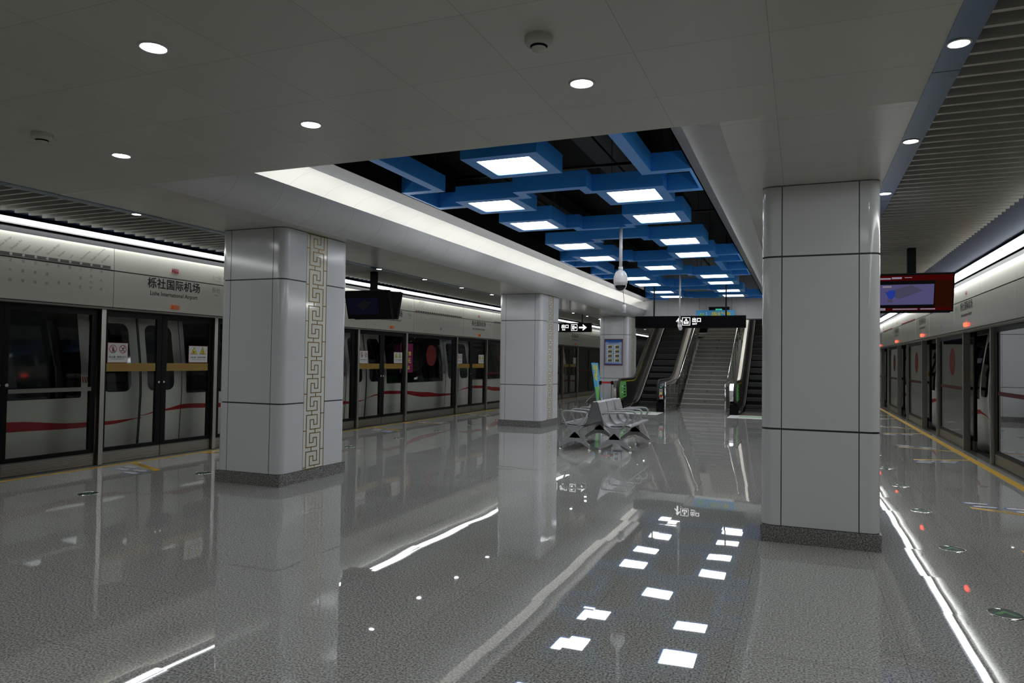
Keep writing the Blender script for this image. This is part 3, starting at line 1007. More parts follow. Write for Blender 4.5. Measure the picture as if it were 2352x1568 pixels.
def no_lean_sign(t, f, s, y0, w_):
    """white sticker with two round prohibition signs"""
    R, U = (0, s, 0), (0, 0, 1)
    m = MB()
    e = s * .001
    yc = y0
    m.box(f, f + e, yc - w_ / 2, yc + w_ / 2, 1.345, 1.615, 'red')
    m.box(f + e, f + 2 * e, yc - w_ / 2 + .005, yc + w_ / 2 - .005, 1.35, 1.61, 'white')
    for q, cy in enumerate((-.075, .075)):
        c = yc + s * cy * (w_ / .31)
        R_ = .057
        N_ = 24
        for i in range(N_):
            a0, a1 = 2 * pi * i / N_, 2 * pi * (i + 1) / N_
            m.poly([(f + 4 * e, c + R_ * cos(a0), 1.53 + R_ * sin(a0)), (f + 4 * e, c + R_ * cos(a1), 1.53 + R_ * sin(a1)), (f + 4 * e, c + (R_ - .009) * cos(a1), 1.53 + (R_ - .009) * sin(a1)), (f + 4 * e, c + (R_ - .009) * cos(a0), 1.53 + (R_ - .009) * sin(a0))], 'red')
        d_ = R_ * .7
        def P(a, b): return (f + 3.5 * e, c + s * a, 1.53 + b)
        m.poly([(f + 4.5 * e, c - s * d_ - s * .003, 1.53 + d_ - .003), (f + 4.5 * e, c - s * d_ + s * .003, 1.53 + d_ + .003), (f + 4.5 * e, c + s * d_ + s * .003, 1.53 - d_ + .003), (f + 4.5 * e, c + s * d_ - s * .003, 1.53 - d_ - .003)], 'red')
        if q == 0:
            m.poly([P(-.010, .015), P(.010, .015), P(.012, -.012), P(.014, -.042), P(.004, -.042), P(0, -.015), P(-.008, -.042), P(-.016, -.042), P(-.010, -.01)], 'ink')
            m.poly([P(-.006 + .009 * cos(a * pi / 4) + .006, .028 + .009 * sin(a * pi / 4)) for a in range(8)], 'ink')
            m.poly([P(.018, .03), P(.022, .03), P(.022, -.042), P(.018, -.042)], 'ink')
        else:
            m.poly([P(-.018, .014), P(.008, .02), P(.014, .012), P(.004, -.008), P(-.006, -.004)], 'ink')
            m.poly([P(.004, -.006), P(-.006, -.004), P(-.014, -.02), P(-.038, -.016), P(-.038, -.024), P(-.01, -.03)], 'ink')
            m.poly([P(.002, -.004), P(.012, -.02), P(.01, -.044), P(.016, -.044), P(.022, -.016), P(.008, .0)], 'ink')
            m.poly([P(.008, .02), P(.022, .002), P(.036, .012), P(.032, .017), P(.022, .012), P(.012, .018)], 'ink')
            m.poly([P(.02 + .009 * cos(a * pi / 4), .03 + .009 * sin(a * pi / 4)) for a in range(8)], 'ink')
    m.text('禁止倚靠，请勿抢上抢下', .024, (f + 3 * e, yc, 1.415), R, U, 'ink', 'CENTER', bold=.02)
    m.text('No Leaning, No Running', .019, (f + 3 * e, yc, 1.39), R, U, 'ink', 'CENTER')
    m.build('prohibition_sticker', t)
def warn_sign(t, f, s, y0, w_):
    R, U = (0, s, 0), (0, 0, 1)
    m = MB()
    e = s * .001
    m.box(f, f + e, y0 - w_ / 2, y0 + w_ / 2, 1.35, 1.605, 'red')
    m.box(f + e, f + 2 * e, y0 - w_ / 2 + .005, y0 + w_ / 2 - .005, 1.355, 1.60, 'white')
    for q, cy in enumerate((-.08, .08)):
        c = y0 + s * cy * (w_ / .36)
        for (k, mt, o) in ((1.0, 'ink', 3), (.84, 'ytext', 4)):
            h = .062 * k
            zc = 1.515
            m.poly([(f + o * e, c - h, zc - h * .62), (f + o * e, c + h, zc - h * .62), (f + o * e, c, zc + h * 1.2)], mt)
        if q == 0:
            m.poly([(f + 5 * e, c + .02 * cos(i * pi / 6), 1.507 + .016 * sin(i * pi / 6)) for i in range(12)], 'ink')
            m.poly([(f + 6 * e, c + s * .006 + .012 * cos(i * pi / 6), 1.507 + .010 * sin(i * pi / 6)) for i in range(12)], 'ytext')
        else:
            m.box(f + 4 * e, f + 5 * e, c - .028, c + .03, 1.487, 1.492, 'ink')
            m.poly([(f + 5 * e, c + s * .002, 1.494), (f + 5 * e, c + s * .012, 1.494), (f + 5 * e, c + s * .014, 1.53), (f + 5 * e, c + s * .006, 1.54)], 'ink')
    m.text('当心夹手，注意站台空隙', .026, (f + 3 * e, y0, 1.42), R, U, 'ink', 'CENTER', bold=.02)
    m.text('Watch Your Hands, Mind The Gap', .018, (f + 3 * e, y0, 1.39), R, U, 'ink', 'CENTER')
    m.box(f + 2 * e, f + 3 * e, y0 - s * w_ / 2 + s * .012 - .007, y0 - s * w_ / 2 + s * .012 + .007, 1.36, 1.372, 'bprint')
    m.build('warning_sticker', t)
def yellow_band(t, f, s, y0, y1, zh, en):
    R, U = (0, s, 0), (0, 0, 1)
    m = MB()
    m.box(f, f + s * .001, y0, y1, 1.228, 1.34, 'yband')
    c = (y0 + y1) / 2
    m.text(zh, .062, (f + s * .002, c, 1.272), R, U, 'redtext', 'CENTER')
    m.text(en, .022, (f + s * .002, c, 1.24), R, U, 'redtext', 'CENTER')
    m.build('yellow_band', t)

def leaf(sd, c, side_, open_, lab):
    """sliding leaf; side_ -1 = nearer to the camera, +1 = farther"""
    s = sd.sg
    d = -s * .085 if open_ else 0.0
    sh = side_ * (.80 if open_ else 0)
    ya, yb = (c - .935, c - .004) if side_ < 0 else (c + .004, c + .935)
    cy = (ya + yb) / 2 + sh
    h = (yb - ya) / 2
    t = thing('platform_door_leaf', (sd.P, cy, 0), lab, 'sliding door', 'sliding leaves of the %s platform doors' % sd.nm)
    meet, out_ = .085, .055
    l, r_ = (out_, meet) if side_ < 0 else (meet, out_)
    pane(t, sd, -h, h, .17, 2.05, (l, r_, .05, .085), d)
    kick(t, sd, -h, h, d)
    f = d + s * .0135
    g0, g1 = -h + l, h - r_
    if (side_ < 0) == (s > 0):
        yellow_band(t, f, s, g0 + .005, g1 - .01, '灯闪铃响，请勿上下车', 'Please Do Not Board Or Exit The Train When The Warning Light Is Flashing')
        no_lean_sign(t, f, s, (g0 + .17) if side_ < 0 else (g1 - .17), .31)
    else:
        yellow_band(t, f, s, g0 + .01, g1 - .005, '注意站台空隙，先下后上', 'Mind The Gap, Alighting Passengers First')
        warn_sign(t, f, s, (g1 - .2) if side_ > 0 else (g0 + .2), .37)
    m = MB()
    yl = (h - .04) if side_ < 0 else (-h + .04)
    m.prism([(yl + .016 * cos(i * pi / 8), 1.07 + .016 * sin(i * pi / 8)) for i in range(16)], 'X', d + s * .022, d + s * .032, 'chrome')
    m.build('lock', t)
    return t

def medallion(t, f, s, y):
    m = MB()
    n = 36
    zc, R_ = 1.545, .262
    m.poly([(f, y + R_ * cos(2 * pi * i / n), zc + R_ * sin(2 * pi * i / n)) for i in range(n)], 'medal')
    for (r0, r1, cnt) in ((.235, .225, 36), (.12, .112, 24)):
        for i in range(cnt):
            a0, a1 = 2 * pi * i / cnt, 2 * pi * (i + .6) / cnt
            m.poly([(f + s * .001, y + r0 * cos(a0), zc + r0 * sin(a0)), (f + s * .001, y + r0 * cos(a1), zc + r0 * sin(a1)), (f + s * .001, y + r1 * cos(a1), zc + r1 * sin(a1)), (f + s * .001, y + r1 * cos(a0), zc + r1 * sin(a0))], 'dred')
    for i in range(8):
        a = 2 * pi * i / 8 + .2
        m.poly([(f + s * .001, y + .165 * cos(a) + .03 * cos(b * pi / 4), zc + .17 * sin(a) + .03 * sin(b * pi / 4)) for b in range(8)], 'dred')
    m.build('red_medallion', t)

def fixed(sd, y0, y1, kind, lab):
    s = sd.sg
    c, h = (y0 + y1) / 2, (y1 - y0) / 2
    t = thing('glass_screen', (sd.P, c, 0), lab, 'glass screen', 'fixed glass screens between the %s platform doors' % sd.nm)
    pane(t, sd, -h + .002, h - .002, .17, 2.05, (.075, .12, .05, .08) if kind != 'escape' else (.06, .075, .05, .08))
    kick(t, sd, -h + .002, h - .002)
    f = s * .0135
    if kind == 'medallion':
        medallion(t, f, s, -.02)
    if s < 0 or y0 > 17.5:
        m = MB(); m.box(f, f + s * .001, -h + .08, h - .12, 1.035, 1.095, 'dred'); m.build('dark_red_band', t)
    if kind == 'escape':
        m = MB()
        for q in (-1, 1):
            if (q < 0 and lab.startswith('escape door leaf, far')) or (q > 0 and not lab.startswith('escape door leaf, far')):
                yl = q * (h - .045)
                m.prism([(yl + .02 * cos(i * pi / 8), 1.08 + .02 * sin(i * pi / 8)) for i in range(16)], 'X', s * .022, s * .034, 'chrome')
        m.build('lock', t)
        m = MB(); m.box(s * .013, s * .04, -h + .06, h - .075, .98, 1.03, 'dsteel'); m.build('push_bar', t)
    return t
def post(sd, y, lab):
    s = sd.sg
    t = thing('steel_post', (sd.P, y, 0), lab, 'post', 'steel posts of the %s platform screen' % sd.nm)
    m = MB(); m.box(-s * .03, s * .075, -.032, .032, .01, 2.05, 'steel'); m.build('post_shaft', t)
    m = MB(); m.box(-s * .03, s * .085, -.036, .036, 0, .012, 'dsteel'); m.build('base_plate', t)

for sd in (SL, SR):
    op = sd is SR
    dc = sd.dc
    nm = sd.nm
    proto_a = proto_m = None
    for i, c in enumerate(dc):
        vis = 5 < c < 30 if nm == 'left' else 10 < c < 30
        nth = 'door %s' % {0: 'behind view', 1: 'beside camera'}.get(i) or 'zero one first second third fourth fifth sixth seventh'.split()[i]
        if c < -3: continue
        leaf(sd, c, -1, op, 'near %s leaf of the %s platform %s' % ('opened' if op else 'closed', nm, nth))
        leaf(sd, c, 1, op, 'far %s leaf of the %s platform %s' % ('opened' if op else 'closed', nm, nth))
        post(sd, c - .975, 'steel post on the near side of the %s platform %s' % (nm, nth))
        post(sd, c + .975, 'steel post on the far side of the %s platform %s' % (nm, nth))
        lab = 'cream header panel with station name over the %s platform %s' % (nm, nth)
        if proto_a is None:
            proto_a = airport_panel(sd, c, lab, op)
        else:
            o = copy_tree(proto_a); o.location.y = c; o['label'] = lab
    for i in range(len(dc) - 1):
        y0, y1 = dc[i] + .98, dc[i + 1] - .98
        wid = y1 - y0
        where = '%s of %s platform door %s' % ({0: 'far short', 1: 'short'}.get(i, 'beyond'), nm, 'zero one first second third fourth fifth sixth'.split()[i] if i > 1 else 'first')
        if wid > 3.2:
            ym = (y0 + y1) / 2
            fixed(sd, y0 + .05, ym, 'plain', 'near half of the wide glass screen ' + where)
            fixed(sd, ym, y1 - .05, 'plain', 'far half of the wide glass screen ' + where)
            map_panel(sd, y0, ym, 'plain', 'blank cream header panel, near half, ' + where)
            map_panel(sd, ym, y1, 'plain', 'blank cream header panel, far half, ' + where)
        else:
            if i == 1:
                ym = 5.44 if nm == 'left' else (y0 + y1) / 2
                fixed(sd, y0 + .05, ym, 'escape', 'escape door leaf, nearer one, ' + where)
                fixed(sd, ym, y1 - .05, 'escape', 'escape door leaf, far one with push bar, ' + where)
            else:
                fixed(sd, y0 + .05, y1 - .05, 'medallion', 'glass screen with round red sticker ' + where)
            k = 'grey' if (i == 1 and nm == 'left') else 'dots'
            lab = 'cream header panel with %s route map ' % ('grey' if k == 'grey' else ('black' if nm == 'left' else 'red')) + where
            if k == 'grey' or proto_m is None:
                o = map_panel(sd, y0, y1, k, lab)
                if k != 'grey': proto_m = o
            else:
                o = copy_tree(proto_m); o.location.y = (y0 + y1) / 2; o['label'] = lab
    # thresholds
    m = MB(); m.box(sd.P - sd.sg * .06, sd.P + sd.sg * .085, Y_NEAR, Y_FAR, 0, .008, 'dsteel')
    struct('trim_7' if nm == 'left' else 'trim_8', m, 'steel sill under the %s platform doors' % nm)
    m = MB(); m.box(sd.P - sd.sg * .12, sd.P - sd.sg * .04, Y_NEAR, Y_FAR, 2.06, 2.95, 'matblack')
    m2 = MB(); m2.box(sd.P - sd.sg * .12, sd.P, dc[-1] + 1.05, Y_FAR, 0, 2.05, 'matblack')
    struct('wall_' + nm, m2, 'black screen wall at the far end of the %s platform edge' % nm)
    struct('wall_' + nm, m, 'black backing behind the %s door headers' % nm)

# ============================================================ TRAINS
def dprof(z):
    """offset away from the platform of the car side at height z"""
    P_ = [(-.9, .08), (0, .015), (.5, -.02), (.95, -.04), (1.3, -.02), (2.0, .085), (2.3, .15), (2.6, .3), (2.8, .6), (2.88, 1.4)]
    for (a, b), (c, d) in zip(P_[:-1], P_[1:]):
        if z <= c:
            return b + (d - b) * (z - a) / (c - a)
    return P_[-1][1]
ZR = [-.9, -.3, 0, .3, .6, .9, 1.1, 1.3, 1.6, 1.9, 2.02, 2.3, 2.6, 2.8, 2.88]
def train_car(sgn, X, centres, yA, yB, open_, lab):
    t = thing('metro_car', (X, (yA + yB) / 2, 0), lab, 'train', 'white metro cars at the platforms')
    yo = (yA + yB) / 2
    def S_(m, y0, y1, z0, z1, mt, off=0.0):
        zz = sorted({z0, z1} | {z for z in ZR if z0 < z < z1})
        m.sheet([(-sgn * (dprof(z) - off), z) for z in zz], 'Y', y0 - yo, y1 - yo, mt)
    m = MB()
    cuts = [yA] + [v for c in centres for v in (c - .72, c + .72)] + [yB]
    for i in range(0, len(cuts), 2):
        S_(m, cuts[i], cuts[i + 1], -.9, 2.02, 'train')
    for c in centres:
        S_(m, c - .72, c + .72, -.9, -.02, 'train')
    S_(m, yA, yB, 2.02, 2.88, 'train')
    for yy in (yA - yo, yB - yo):
        m.poly([(-sgn * dprof(z), yy, z) for z in ZR] + [(-sgn * 2.8, yy, 2.8), (-sgn * 2.8, yy, -.9)], 'rubber')
    m.poly([(-sgn * 2.8, yA - yo, -.9), (-sgn * 2.8, yB - yo, -.9), (-sgn * 2.8, yB - yo, 2.85), (-sgn * 2.8, yA - yo, 2.85)], 'train')
    m.poly([(-sgn * 2.8, yA - yo, 2.85), (-sgn * 2.8, yB - yo, 2.85), (-sgn * 1.4, yB - yo, 2.88), (-sgn * 1.4, yA - yo, 2.88)], 'train')
    m.build('car_body', t)
    m = MB()
    m.poly([(-sgn * .06, yA - yo + .05, -.02), (-sgn * .06, yB - yo - .05, -.02), (-sgn * 2.75, yB - yo - .05, -.02), (-sgn * 2.75, yA - yo + .05, -.02)], 'trainin')
    m.poly([(-sgn * .2, yA - yo + .05, 2.25), (-sgn * .2, yB - yo - .05, 2.25), (-sgn * 2.6, yB - yo - .05, 2.25), (-sgn * 2.6, yA - yo + .05, 2.25)], 'trainin')
    m.box(-sgn * 2.68, -sgn * 2.72, yA - yo + .05, yB - yo - .05, 0, .9, 'trainin'); m.box(-sgn * 2.68, -sgn * 2.72, yA - yo + .05, yB - yo - .05, 1.95, 2.25, 'trainin')
    m.box(-sgn * 2.70, -sgn * 2.71, yA - yo + .05, yB - yo - .05, .9, 1.95, 'trainglass')
    m.box(-sgn * 2.25, -sgn * 2.65, yA - yo + .6, yB - yo - .6, .38, .45, 'orange' if False else 'bprint')
    m.box(-sgn * 1.2, -sgn * 1.6, yA - yo + .3, yB - yo - .3, 2.235, 2.248, 'trainl')
    m.build('interior', t)
    def rr_rows(y0, y1, z0, z1, r):
        rows = []
        for i in range(7):
            a = pi / 2 * i / 6
            rows.append((z0 + r - r * cos(a), y0 + r - r * sin(a), y1 - r + r * sin(a)))
        for z in ZR:
            if z0 + r < z < z1 - r: rows.append((z, y0, y1))
        for i in range(7):
            a = pi / 2 * i / 6
            rows.append((z1 - r + r * sin(a), y0 + r - r * cos(a), y1 - r + r * cos(a)))
        rows.sort()
        return rows
    def win(m, y0, y1, z0, z1, r, off, mt='trainglass'):
        rows = rr_rows(y0, y1, z0, z1, r)
        n = len(m.v)
        for z, a, b in rows:
            x = -sgn * (dprof(z) - off)
            m.v += [(x, a - yo, z), (x, b - yo, z)]
        for i in range(len(rows) - 1):
            m.face((n + 2 * i, n + 2 * i + 1, n + 2 * i + 3, n + 2 * i + 2), mt)
    # body windows
    edges = [yA + .35] + [v for c in centres for v in (c - .93, c + .84)] + [yB - .35]
    for i in range(0, len(edges), 2):
        a, b = edges[i], edges[i + 1]
        if b - a < .5: continue
        m = MB(); win(m, a, b, .87, 2.04, .03, .006); m.build('window', t)
    # stripe
    def stroke(pts, m, lim):
        for (ya, ca, wa), (yb, cb_, wb) in zip(pts[:-1], pts[1:]):
            k = 6
            for q in range(k):
                f0, f1 = q / k, (q + 1) / k
                e = lambda f: f * f * (3 - 2 * f)
                y_0, y_1 = ya + (yb - ya) * f0, ya + (yb - ya) * f1
                c0, c1 = ca + (cb_ - ca) * e(f0), ca + (cb_ - ca) * e(f1)
                w0, w1 = wa + (wb - wa) * e(f0), wa + (wb - wa) * e(f1)
                if y_1 <= lim[0] or y_0 >= lim[1]: continue
                y_0, y_1 = max(y_0, lim[0]), min(y_1, lim[1])
                off = lim[2]
                m.poly([(-sgn * (dprof(c0 - w0) - off), y_0 - yo, c0 - w0), (-sgn * (dprof(c1 - w1) - off), y_1 - yo, c1 - w1), (-sgn * (dprof(c1 + w1) - off), y_1 - yo, c1 + w1), (-sgn * (dprof(c0 + w0) - off), y_0 - yo, c0 + w0)], 'red')
    strokes = []
    for c in centres:
        strokes.append([(c + .02, .57, .004), (c + .4, .625, .014), (c + .85, .665, .036), (c + 1.5, .645, .036), (c + 2.75, .545, .062), (c + 3.6, .50, .035), (c + 4.1, .50, .026), (c + 4.62, .535, .004)])
    strokes.append([(centres[0] - 3.1, .645, .036), (centres[0] - 1.83, .57, .062), (centres[0] - .98, .51, .035), (centres[0] - .48, .50, .026), (centres[0] + .04, .535, .004)])
    m = MB()
    def in_door(y): return any(abs(y - c) < .72 for c in centres)
    for st in strokes:
        for i in range(len(cuts) // 2):
            stroke(st, m, (cuts[2 * i], cuts[2 * i + 1], .007))
    m.build('red_stripe', t)
    # doors
    for c in centres:
        for sy in (-1, 1):
            m = MB()
            sh = sy * (.70 if open_ else 0)
            off0 = .03 if open_ else .004
            a, b = (c - .74, c - .012) if sy < 0 else (c + .012, c + .74)
            S_(m, a + sh, b + sh, -.02, 2.03, 'train', off0)
            for yy in (a + sh, b + sh):
                zz = [z for z in ZR if -.02 < z < 2.03]
                m.poly([(-sgn * (dprof(z) - off0), yy - yo, z) for z in zz] + [(-sgn * (dprof(z) + .01), yy - yo, z) for z in zz[::-1]], 'train')
            d = m.build('car_door', t)
            m = MB()
            wa, wb = (c - .62, c - .16) if sy < 0 else (c + .12, c + .6)
            win(m, wa + sh, wb + sh, .93, 1.90, .11, off0 + .006)
            m.build('door_window', d)
            if not open_:
                m = MB()
                for st in strokes:
                    stroke(st, m, (a, b, off0 + .004))
                m.build('red_stripe', d)
            else:
                m = MB()
                for st in strokes:
                    st2 = [(y + sh, cc, ww) for y, cc, ww in st]
                    stroke(st2, m, (a + sh, b + sh, off0 + .004))
                m.build('red_stripe', d)
            m = MB(); e_ = (c - .02 + sh, c - .002 + sh) if sy < 0 else (c + .002 + sh, c + .02 + sh)
            S_(m, e_[0], e_[1], -.02, 2.03, 'rubber', off0 + .004); m.build('rubber_edge', d)
        m = MB()
        for e_ in (c - .76, c + .745):
            S_(m, e_, e_ + .012, -.02, 2.02, 'rubber', .006)
        m.build('door_seal', t)
    # grille above windows
    m = MB()
    for i in range(0, len(edges), 2):
        a, b = edges[i], edges[i + 1]
        if b - a > .5:
            S_(m, a, b, 2.06, 2.14, 'trainin', .006)
    m.build('vent_band', t)
    # hatched mark and emblem before each door
    m = MB()
    for c in centres:
        for k in range(4):
            y = c - .9 + .035 * k
            m.poly([(-sgn * (dprof(1.12) - .006), y - yo, 1.07), (-sgn * (dprof(1.12) - .006), y + .016 - yo, 1.07), (-sgn * (dprof(1.12) - .006), y - .005 - yo, 1.15), (-sgn * (dprof(1.12) - .006), y - .021 - yo, 1.15)], 'red')
        m.box(-sgn * (dprof(.12) - .006), -sgn * (dprof(.12) - .005), c + .5 - yo, c + .56 - yo, .1, .108, 'ink')
        m.box(-sgn * (dprof(.12) - .006), -sgn * (dprof(.12) - .005), c + 1.1 - yo, c + 1.15 - yo, .1, .108, 'ink')
    m.build('body_markings', t)
    return t
XTL, XTR = -9.0, 3.03
t0 = train_car(1, XTL, [-6.09, -1.51, 3.07, 7.65], -8.9, 10.22, False, 'white metro car with red wave stripe at the left platform, nearest one')
t1 = train_car(1, XTL, [13.5, 18.08, 22.66, 27.24], 10.92, 29.85, False, 'white metro car with red wave stripe at the left platform, behind the mid columns')
t2 = train_car(-1, XTR, [-1.5, 3.1, 7.7], -4.2, 10.3, True, 'white metro car at the right platform with doors open, nearest one')
t3 = train_car(-1, XTR, [13.6, 18.2, 22.8, 27.4], 11.0, 30.0, True, 'white metro car at the right platform with doors open, seen beyond the open door')
for (X, y0, y1, s, nm) in ((XTL, 10.22, 10.92, 1, 'left'), (XTR, 10.3, 11.0, -1, 'right')):
    m = MB()
    for i in range(7):
        y = y0 + .05 + i * .09
        m.box(X - s * .25, X - s * 2.5, y, y + .05, -.2, 2.4, 'rubber')
    m.box(X - s * .3, X - s * 2.45, y0, y1, -.15, 2.35, 'rubber')
    tag(m.build('gangway'), 'black folded gangway between the %s train cars' % nm, 'gangway')
# glowing sheet standing in for a lit advert reflected in the car window
t = thing('advert_reflection', (XTL + .0475, 15.22, 0), 'reflection of magenta advert with yellow lettering, built as glowing sheet at the car window', 'poster')
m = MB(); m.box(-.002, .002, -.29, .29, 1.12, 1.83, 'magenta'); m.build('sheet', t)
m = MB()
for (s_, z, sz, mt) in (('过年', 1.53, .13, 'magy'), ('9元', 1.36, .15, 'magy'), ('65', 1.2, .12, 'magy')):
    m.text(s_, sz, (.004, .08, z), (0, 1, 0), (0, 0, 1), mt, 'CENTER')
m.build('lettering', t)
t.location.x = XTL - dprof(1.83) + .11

# ============================================================ STAIRS AND ESCALATORS
RI, TR, SY0 = .15, .30, 23.4
sx0, sx1 = -3.60, -2.22
t = thing('staircase', ((sx0 + sx1) / 2, SY0, 0), 'grey granite staircase rising between the two escalators', 'stairs')
scx = (sx0 + sx1) / 2
def flight(n0, n1, y0, nm):
    m = MB()
    for i in range(n0, n1):
        y = y0 + TR * (i - n0)
        m.box(sx0 - scx, sx1 - scx, y - SY0, y - SY0 + TR + (.0 if i < n1 - 1 else .02), RI * n0 if n0 else 0, RI * (i + 1), 'stair')
        m.box(sx0 - scx, sx1 - scx, y - SY0 - .008, y - SY0 + .03, RI * (i + 1) - .022, RI * (i + 1) + .002, 'stairn')
    m.build(nm, t)
flight(0, 16, SY0, 'lower_flight')
yl = SY0 + TR * 16
m = MB(); m.box(sx0 - scx, sx1 - scx, yl - SY0, yl + 1.5 - SY0, 0, RI * 16, 'stair'); m.build('landing', t)
flight(16, 28, yl + 1.5, 'upper_flight')
for i in range(1, 16, 2):
    m = MB()
    y, z = SY0 + TR * i - SY0, RI * i + .075
    m.prism([(.03 + .027 * cos(a * pi / 8), z + .027 * sin(a * pi / 8)) for a in range(16)], 'Y', y - .006, y, 'dgreen')
    m.prism([(.03 + .018 * cos(a), z + .018 * sin(a)) for a in (pi / 2, pi * 7 / 6, pi * 11 / 6)], 'Y', y - .009, y - .006, 'ytext')
    m.build('arrow_marker', t)

def esc_z(y, z0):       # line rising at 30 degrees with a rounded foot
    k = 23.35
    if y < k - .5: return z0
    if y < k + .5:
        u = (y - (k - .5))
        return z0 + .5774 * u * u / 2
    return z0 + .5774 * (y - k)
def escalator(x0, x1, lab, side_of):
    """x0, x1: centre lines of the two handrails"""
    cx = (x0 + x1) / 2
    t = thing('escalator', (cx, 21, 0), lab, 'escalator')
    YE, L0 = 30.5, 21.0
    ysamp = [L0 - L0 + 0] 
    ys = [21.15 + .15 * i for i in range(9)] + [22.5 + .1 * i for i in range(16)] + [24.2 + .7 * i for i in range(10)]
    for sd_, x in ((-1, x0 - cx), (1, x1 - cx)):
        inn = -sd_
        hz, hb = .93, .30
        r = (hz - hb) / 2
        nose = [(21.22 - r * 1.0 * sin(a), hb + r - r * cos(a)) for a in [pi * i / 12 for i in range(13)]]
        rail = [(x, y - 21, z) for y, z in nose] + [(x, y - 21, esc_z(y, hz)) for y in ys if y > 21.25]
        m = MB(); m.tube([(x, 21.5 - 21, hb)] + rail, .037, 'rubber', 8); m.build('handrail', t)
        # inner balustrade panel
        def solid(xa, xb, inset, zb, mt, nm, par=t):
            top = [(y - 21, esc_z(y, hz - inset)) for y in ys if y > 21.2]
            nz = [(21.24 - (r - inset) * sin(a) - 21, hb + r - (r - inset) * cos(a)) for a in [pi * i / 10 for i in range(11)]]
            bot = [(y - 21, max(zb, esc_z(y, -.35) if y > 23.9 else zb)) for y in reversed(ys) if y > 21.2]
            m = MB(); m.prism(nz + top + bot, 'X', xa, xb, mt); return m.build(nm, par)
        solid(x - .022, x + .022, .03, .03, 'escside', 'balustrade_panel')
        # skirt and bright inner trim
        xi = x + inn * .10
        m = MB()
        kk = [(y - 21, esc_z(y, .16)) for y in ys if y > 22.2]
        m.prism([(21.5 - 21, .02), (21.6 - 21, .10), (22.2 - 21, .13)] + kk + [(y - 21, esc_z(y, .0) - .1 if y > 23.9 else .0) for y in reversed(ys) if y > 22.2], 'X', min(x + inn * .03, xi), max(x + inn * .03, xi), 'escside')
        m.build('skirt', t)
        m = MB()
        m.tube([(xi, 21.75 - 21, .03), (xi, 22.1 - 21, .06)] + [(xi, y - 21, esc_z(y, .15)) for y in ys if y > 22.35], .016, 'steel', 6); m.build('trim_bar', t)
        # outer decking and cladding
        xo = x + sd_ * .15
        m = MB()
        tp = [(y - 21, esc_z(y, .80)) for y in ys if y > 21.9]
        m.prism([(.32, .0), (.30, .7), (.4, .80)] + tp + [(y - 21, max(0, esc_z(y, -.45))) for y in reversed(ys) if y > 21.9], 'X', min(x + sd_ * .03, xo), max(x + sd_ * .03, xo), 'steel' if True else 'dsteel')
        m.build('outer_deck', t)
        m = MB()
        a0, a1 = 21.0, 21.24
        # newel end box with panel and buttons
        nx0, nx1 = min(x + sd_ * .045, xo), max(x + sd_ * .045, xo)
        pr = [(21.16 - 21 - .27 * sin(pi * i / 10), .31 + .29 - .29 * cos(pi * i / 10)) for i in range(11)]
        m.prism(pr + [(.34, .89), (.34, .31)], 'X', nx0, nx1, 'chrome'); nb = m.build('newel_box', t)
        if sd_ > 0 and side_of == 'left':
            m = MB(); xm_ = (nx0 + nx1) / 2
            m.cyl((xm_, .74), .026, -.105, -.09, 'matblack', 14, 'Y'); m.cyl((xm_, .74), .016, -.108, -.1, 'greendot', 12, 'Y')
            m.cyl((xm_, .56), .03, -.125, -.1, 'ytext', 14, 'Y'); m.box(nx0 + .01, nx1 - .01, -.125, -.115, .44, .49, 'red')
            m.build('control_panel', nb)
        m = MB(); m.box(x - .05, xo if sd_ > 0 else x + .05, -.02, .45, .0, .28, 'matblack')if sd_ > 0 else m.box(xo, x + .05, -.02, .45, .0, .28, 'matblack'); m.build('newel_foot', t)
        # green notice and yellow-black edge tape on the inner face
        xs_ = x + inn * .0235
        e = inn * .0012
        m = MB()
        nose2 = [(21.24 - .20 * sin(pi * i / 10) - 21, hb + r - .27 * cos(pi * i / 10)) for i in range(11)]
        m.poly([(xs_ + e, a, b) for a, b in nose2] + [(xs_ + e, .85, hb + r + .27), (xs_ + e, .98, hb + r - .22)], 'green')
        for q in range(4):
            z = .70 - .09 * q
            m.box(xs_ + e, xs_ + 2 * e, .28, .5, z, z + .035, 'white' if q % 2 == 0 else 'green'); m.box(xs_ + e, xs_ + 2 * e, .58, .8, z, z + .04, 'ink')
        m.build('green_notice', t)
        m = MB()
        k = 0
        pth = [(21.24 - .255 * sin(pi * i / 14) - 21, hb + r - .285 * cos(pi * i / 14)) for i in range(15)] + [(y - 21, esc_z(y, hz - .045)) for y in [21.3 + .09 * i for i in range(95)]]
        for (a, b), (c, d) in zip(pth[:-1], pth[1:]):
            k += 1
            L = math.hypot(c - a, d - b) or 1
            ux, uz = (c - a) / L, (d - b) / L
            fr = .5
            m.poly([(xs_ + e, a, b), (xs_ + e, a + ux * L * fr, b + uz * L * fr), (xs_ + e, a + ux * L * fr + uz * .034, b + uz * L * fr - ux * .034), (xs_ + e, a + uz * .034, b - ux * .034)], 'ytext')
        m.build('hazard_tape', t)
    # steps
    w_ = (x1 - x0) / 2 - .115
    y = 22.2
    i = 0
    while y < 30:
        z = esc_z(y + .2, 0.0)
        m = MB(); m.box(-w_, w_, y - 21, y - 21 + .41, z - .23, z + .004, 'escstep')
        for q in range(14):
            xx = -w_ + (q + .5) * 2 * w_ / 14
            m.box(xx - w_ / 40, xx + w_ / 40, y - 21 - .003, y - 21 + .40, z - .2, z + .008, 'escstep')
        m.box(-w_, w_, y - 21 - .004, y - 21 + .012, z - .004, z + .009, 'dsteel')
        m.build('step', t)
        y += .40; i += 1
    m = MB(); m.box(-w_, w_, 0.1, 1.2, 0, .012, 'dsteel'); m.build('comb_plate', t)
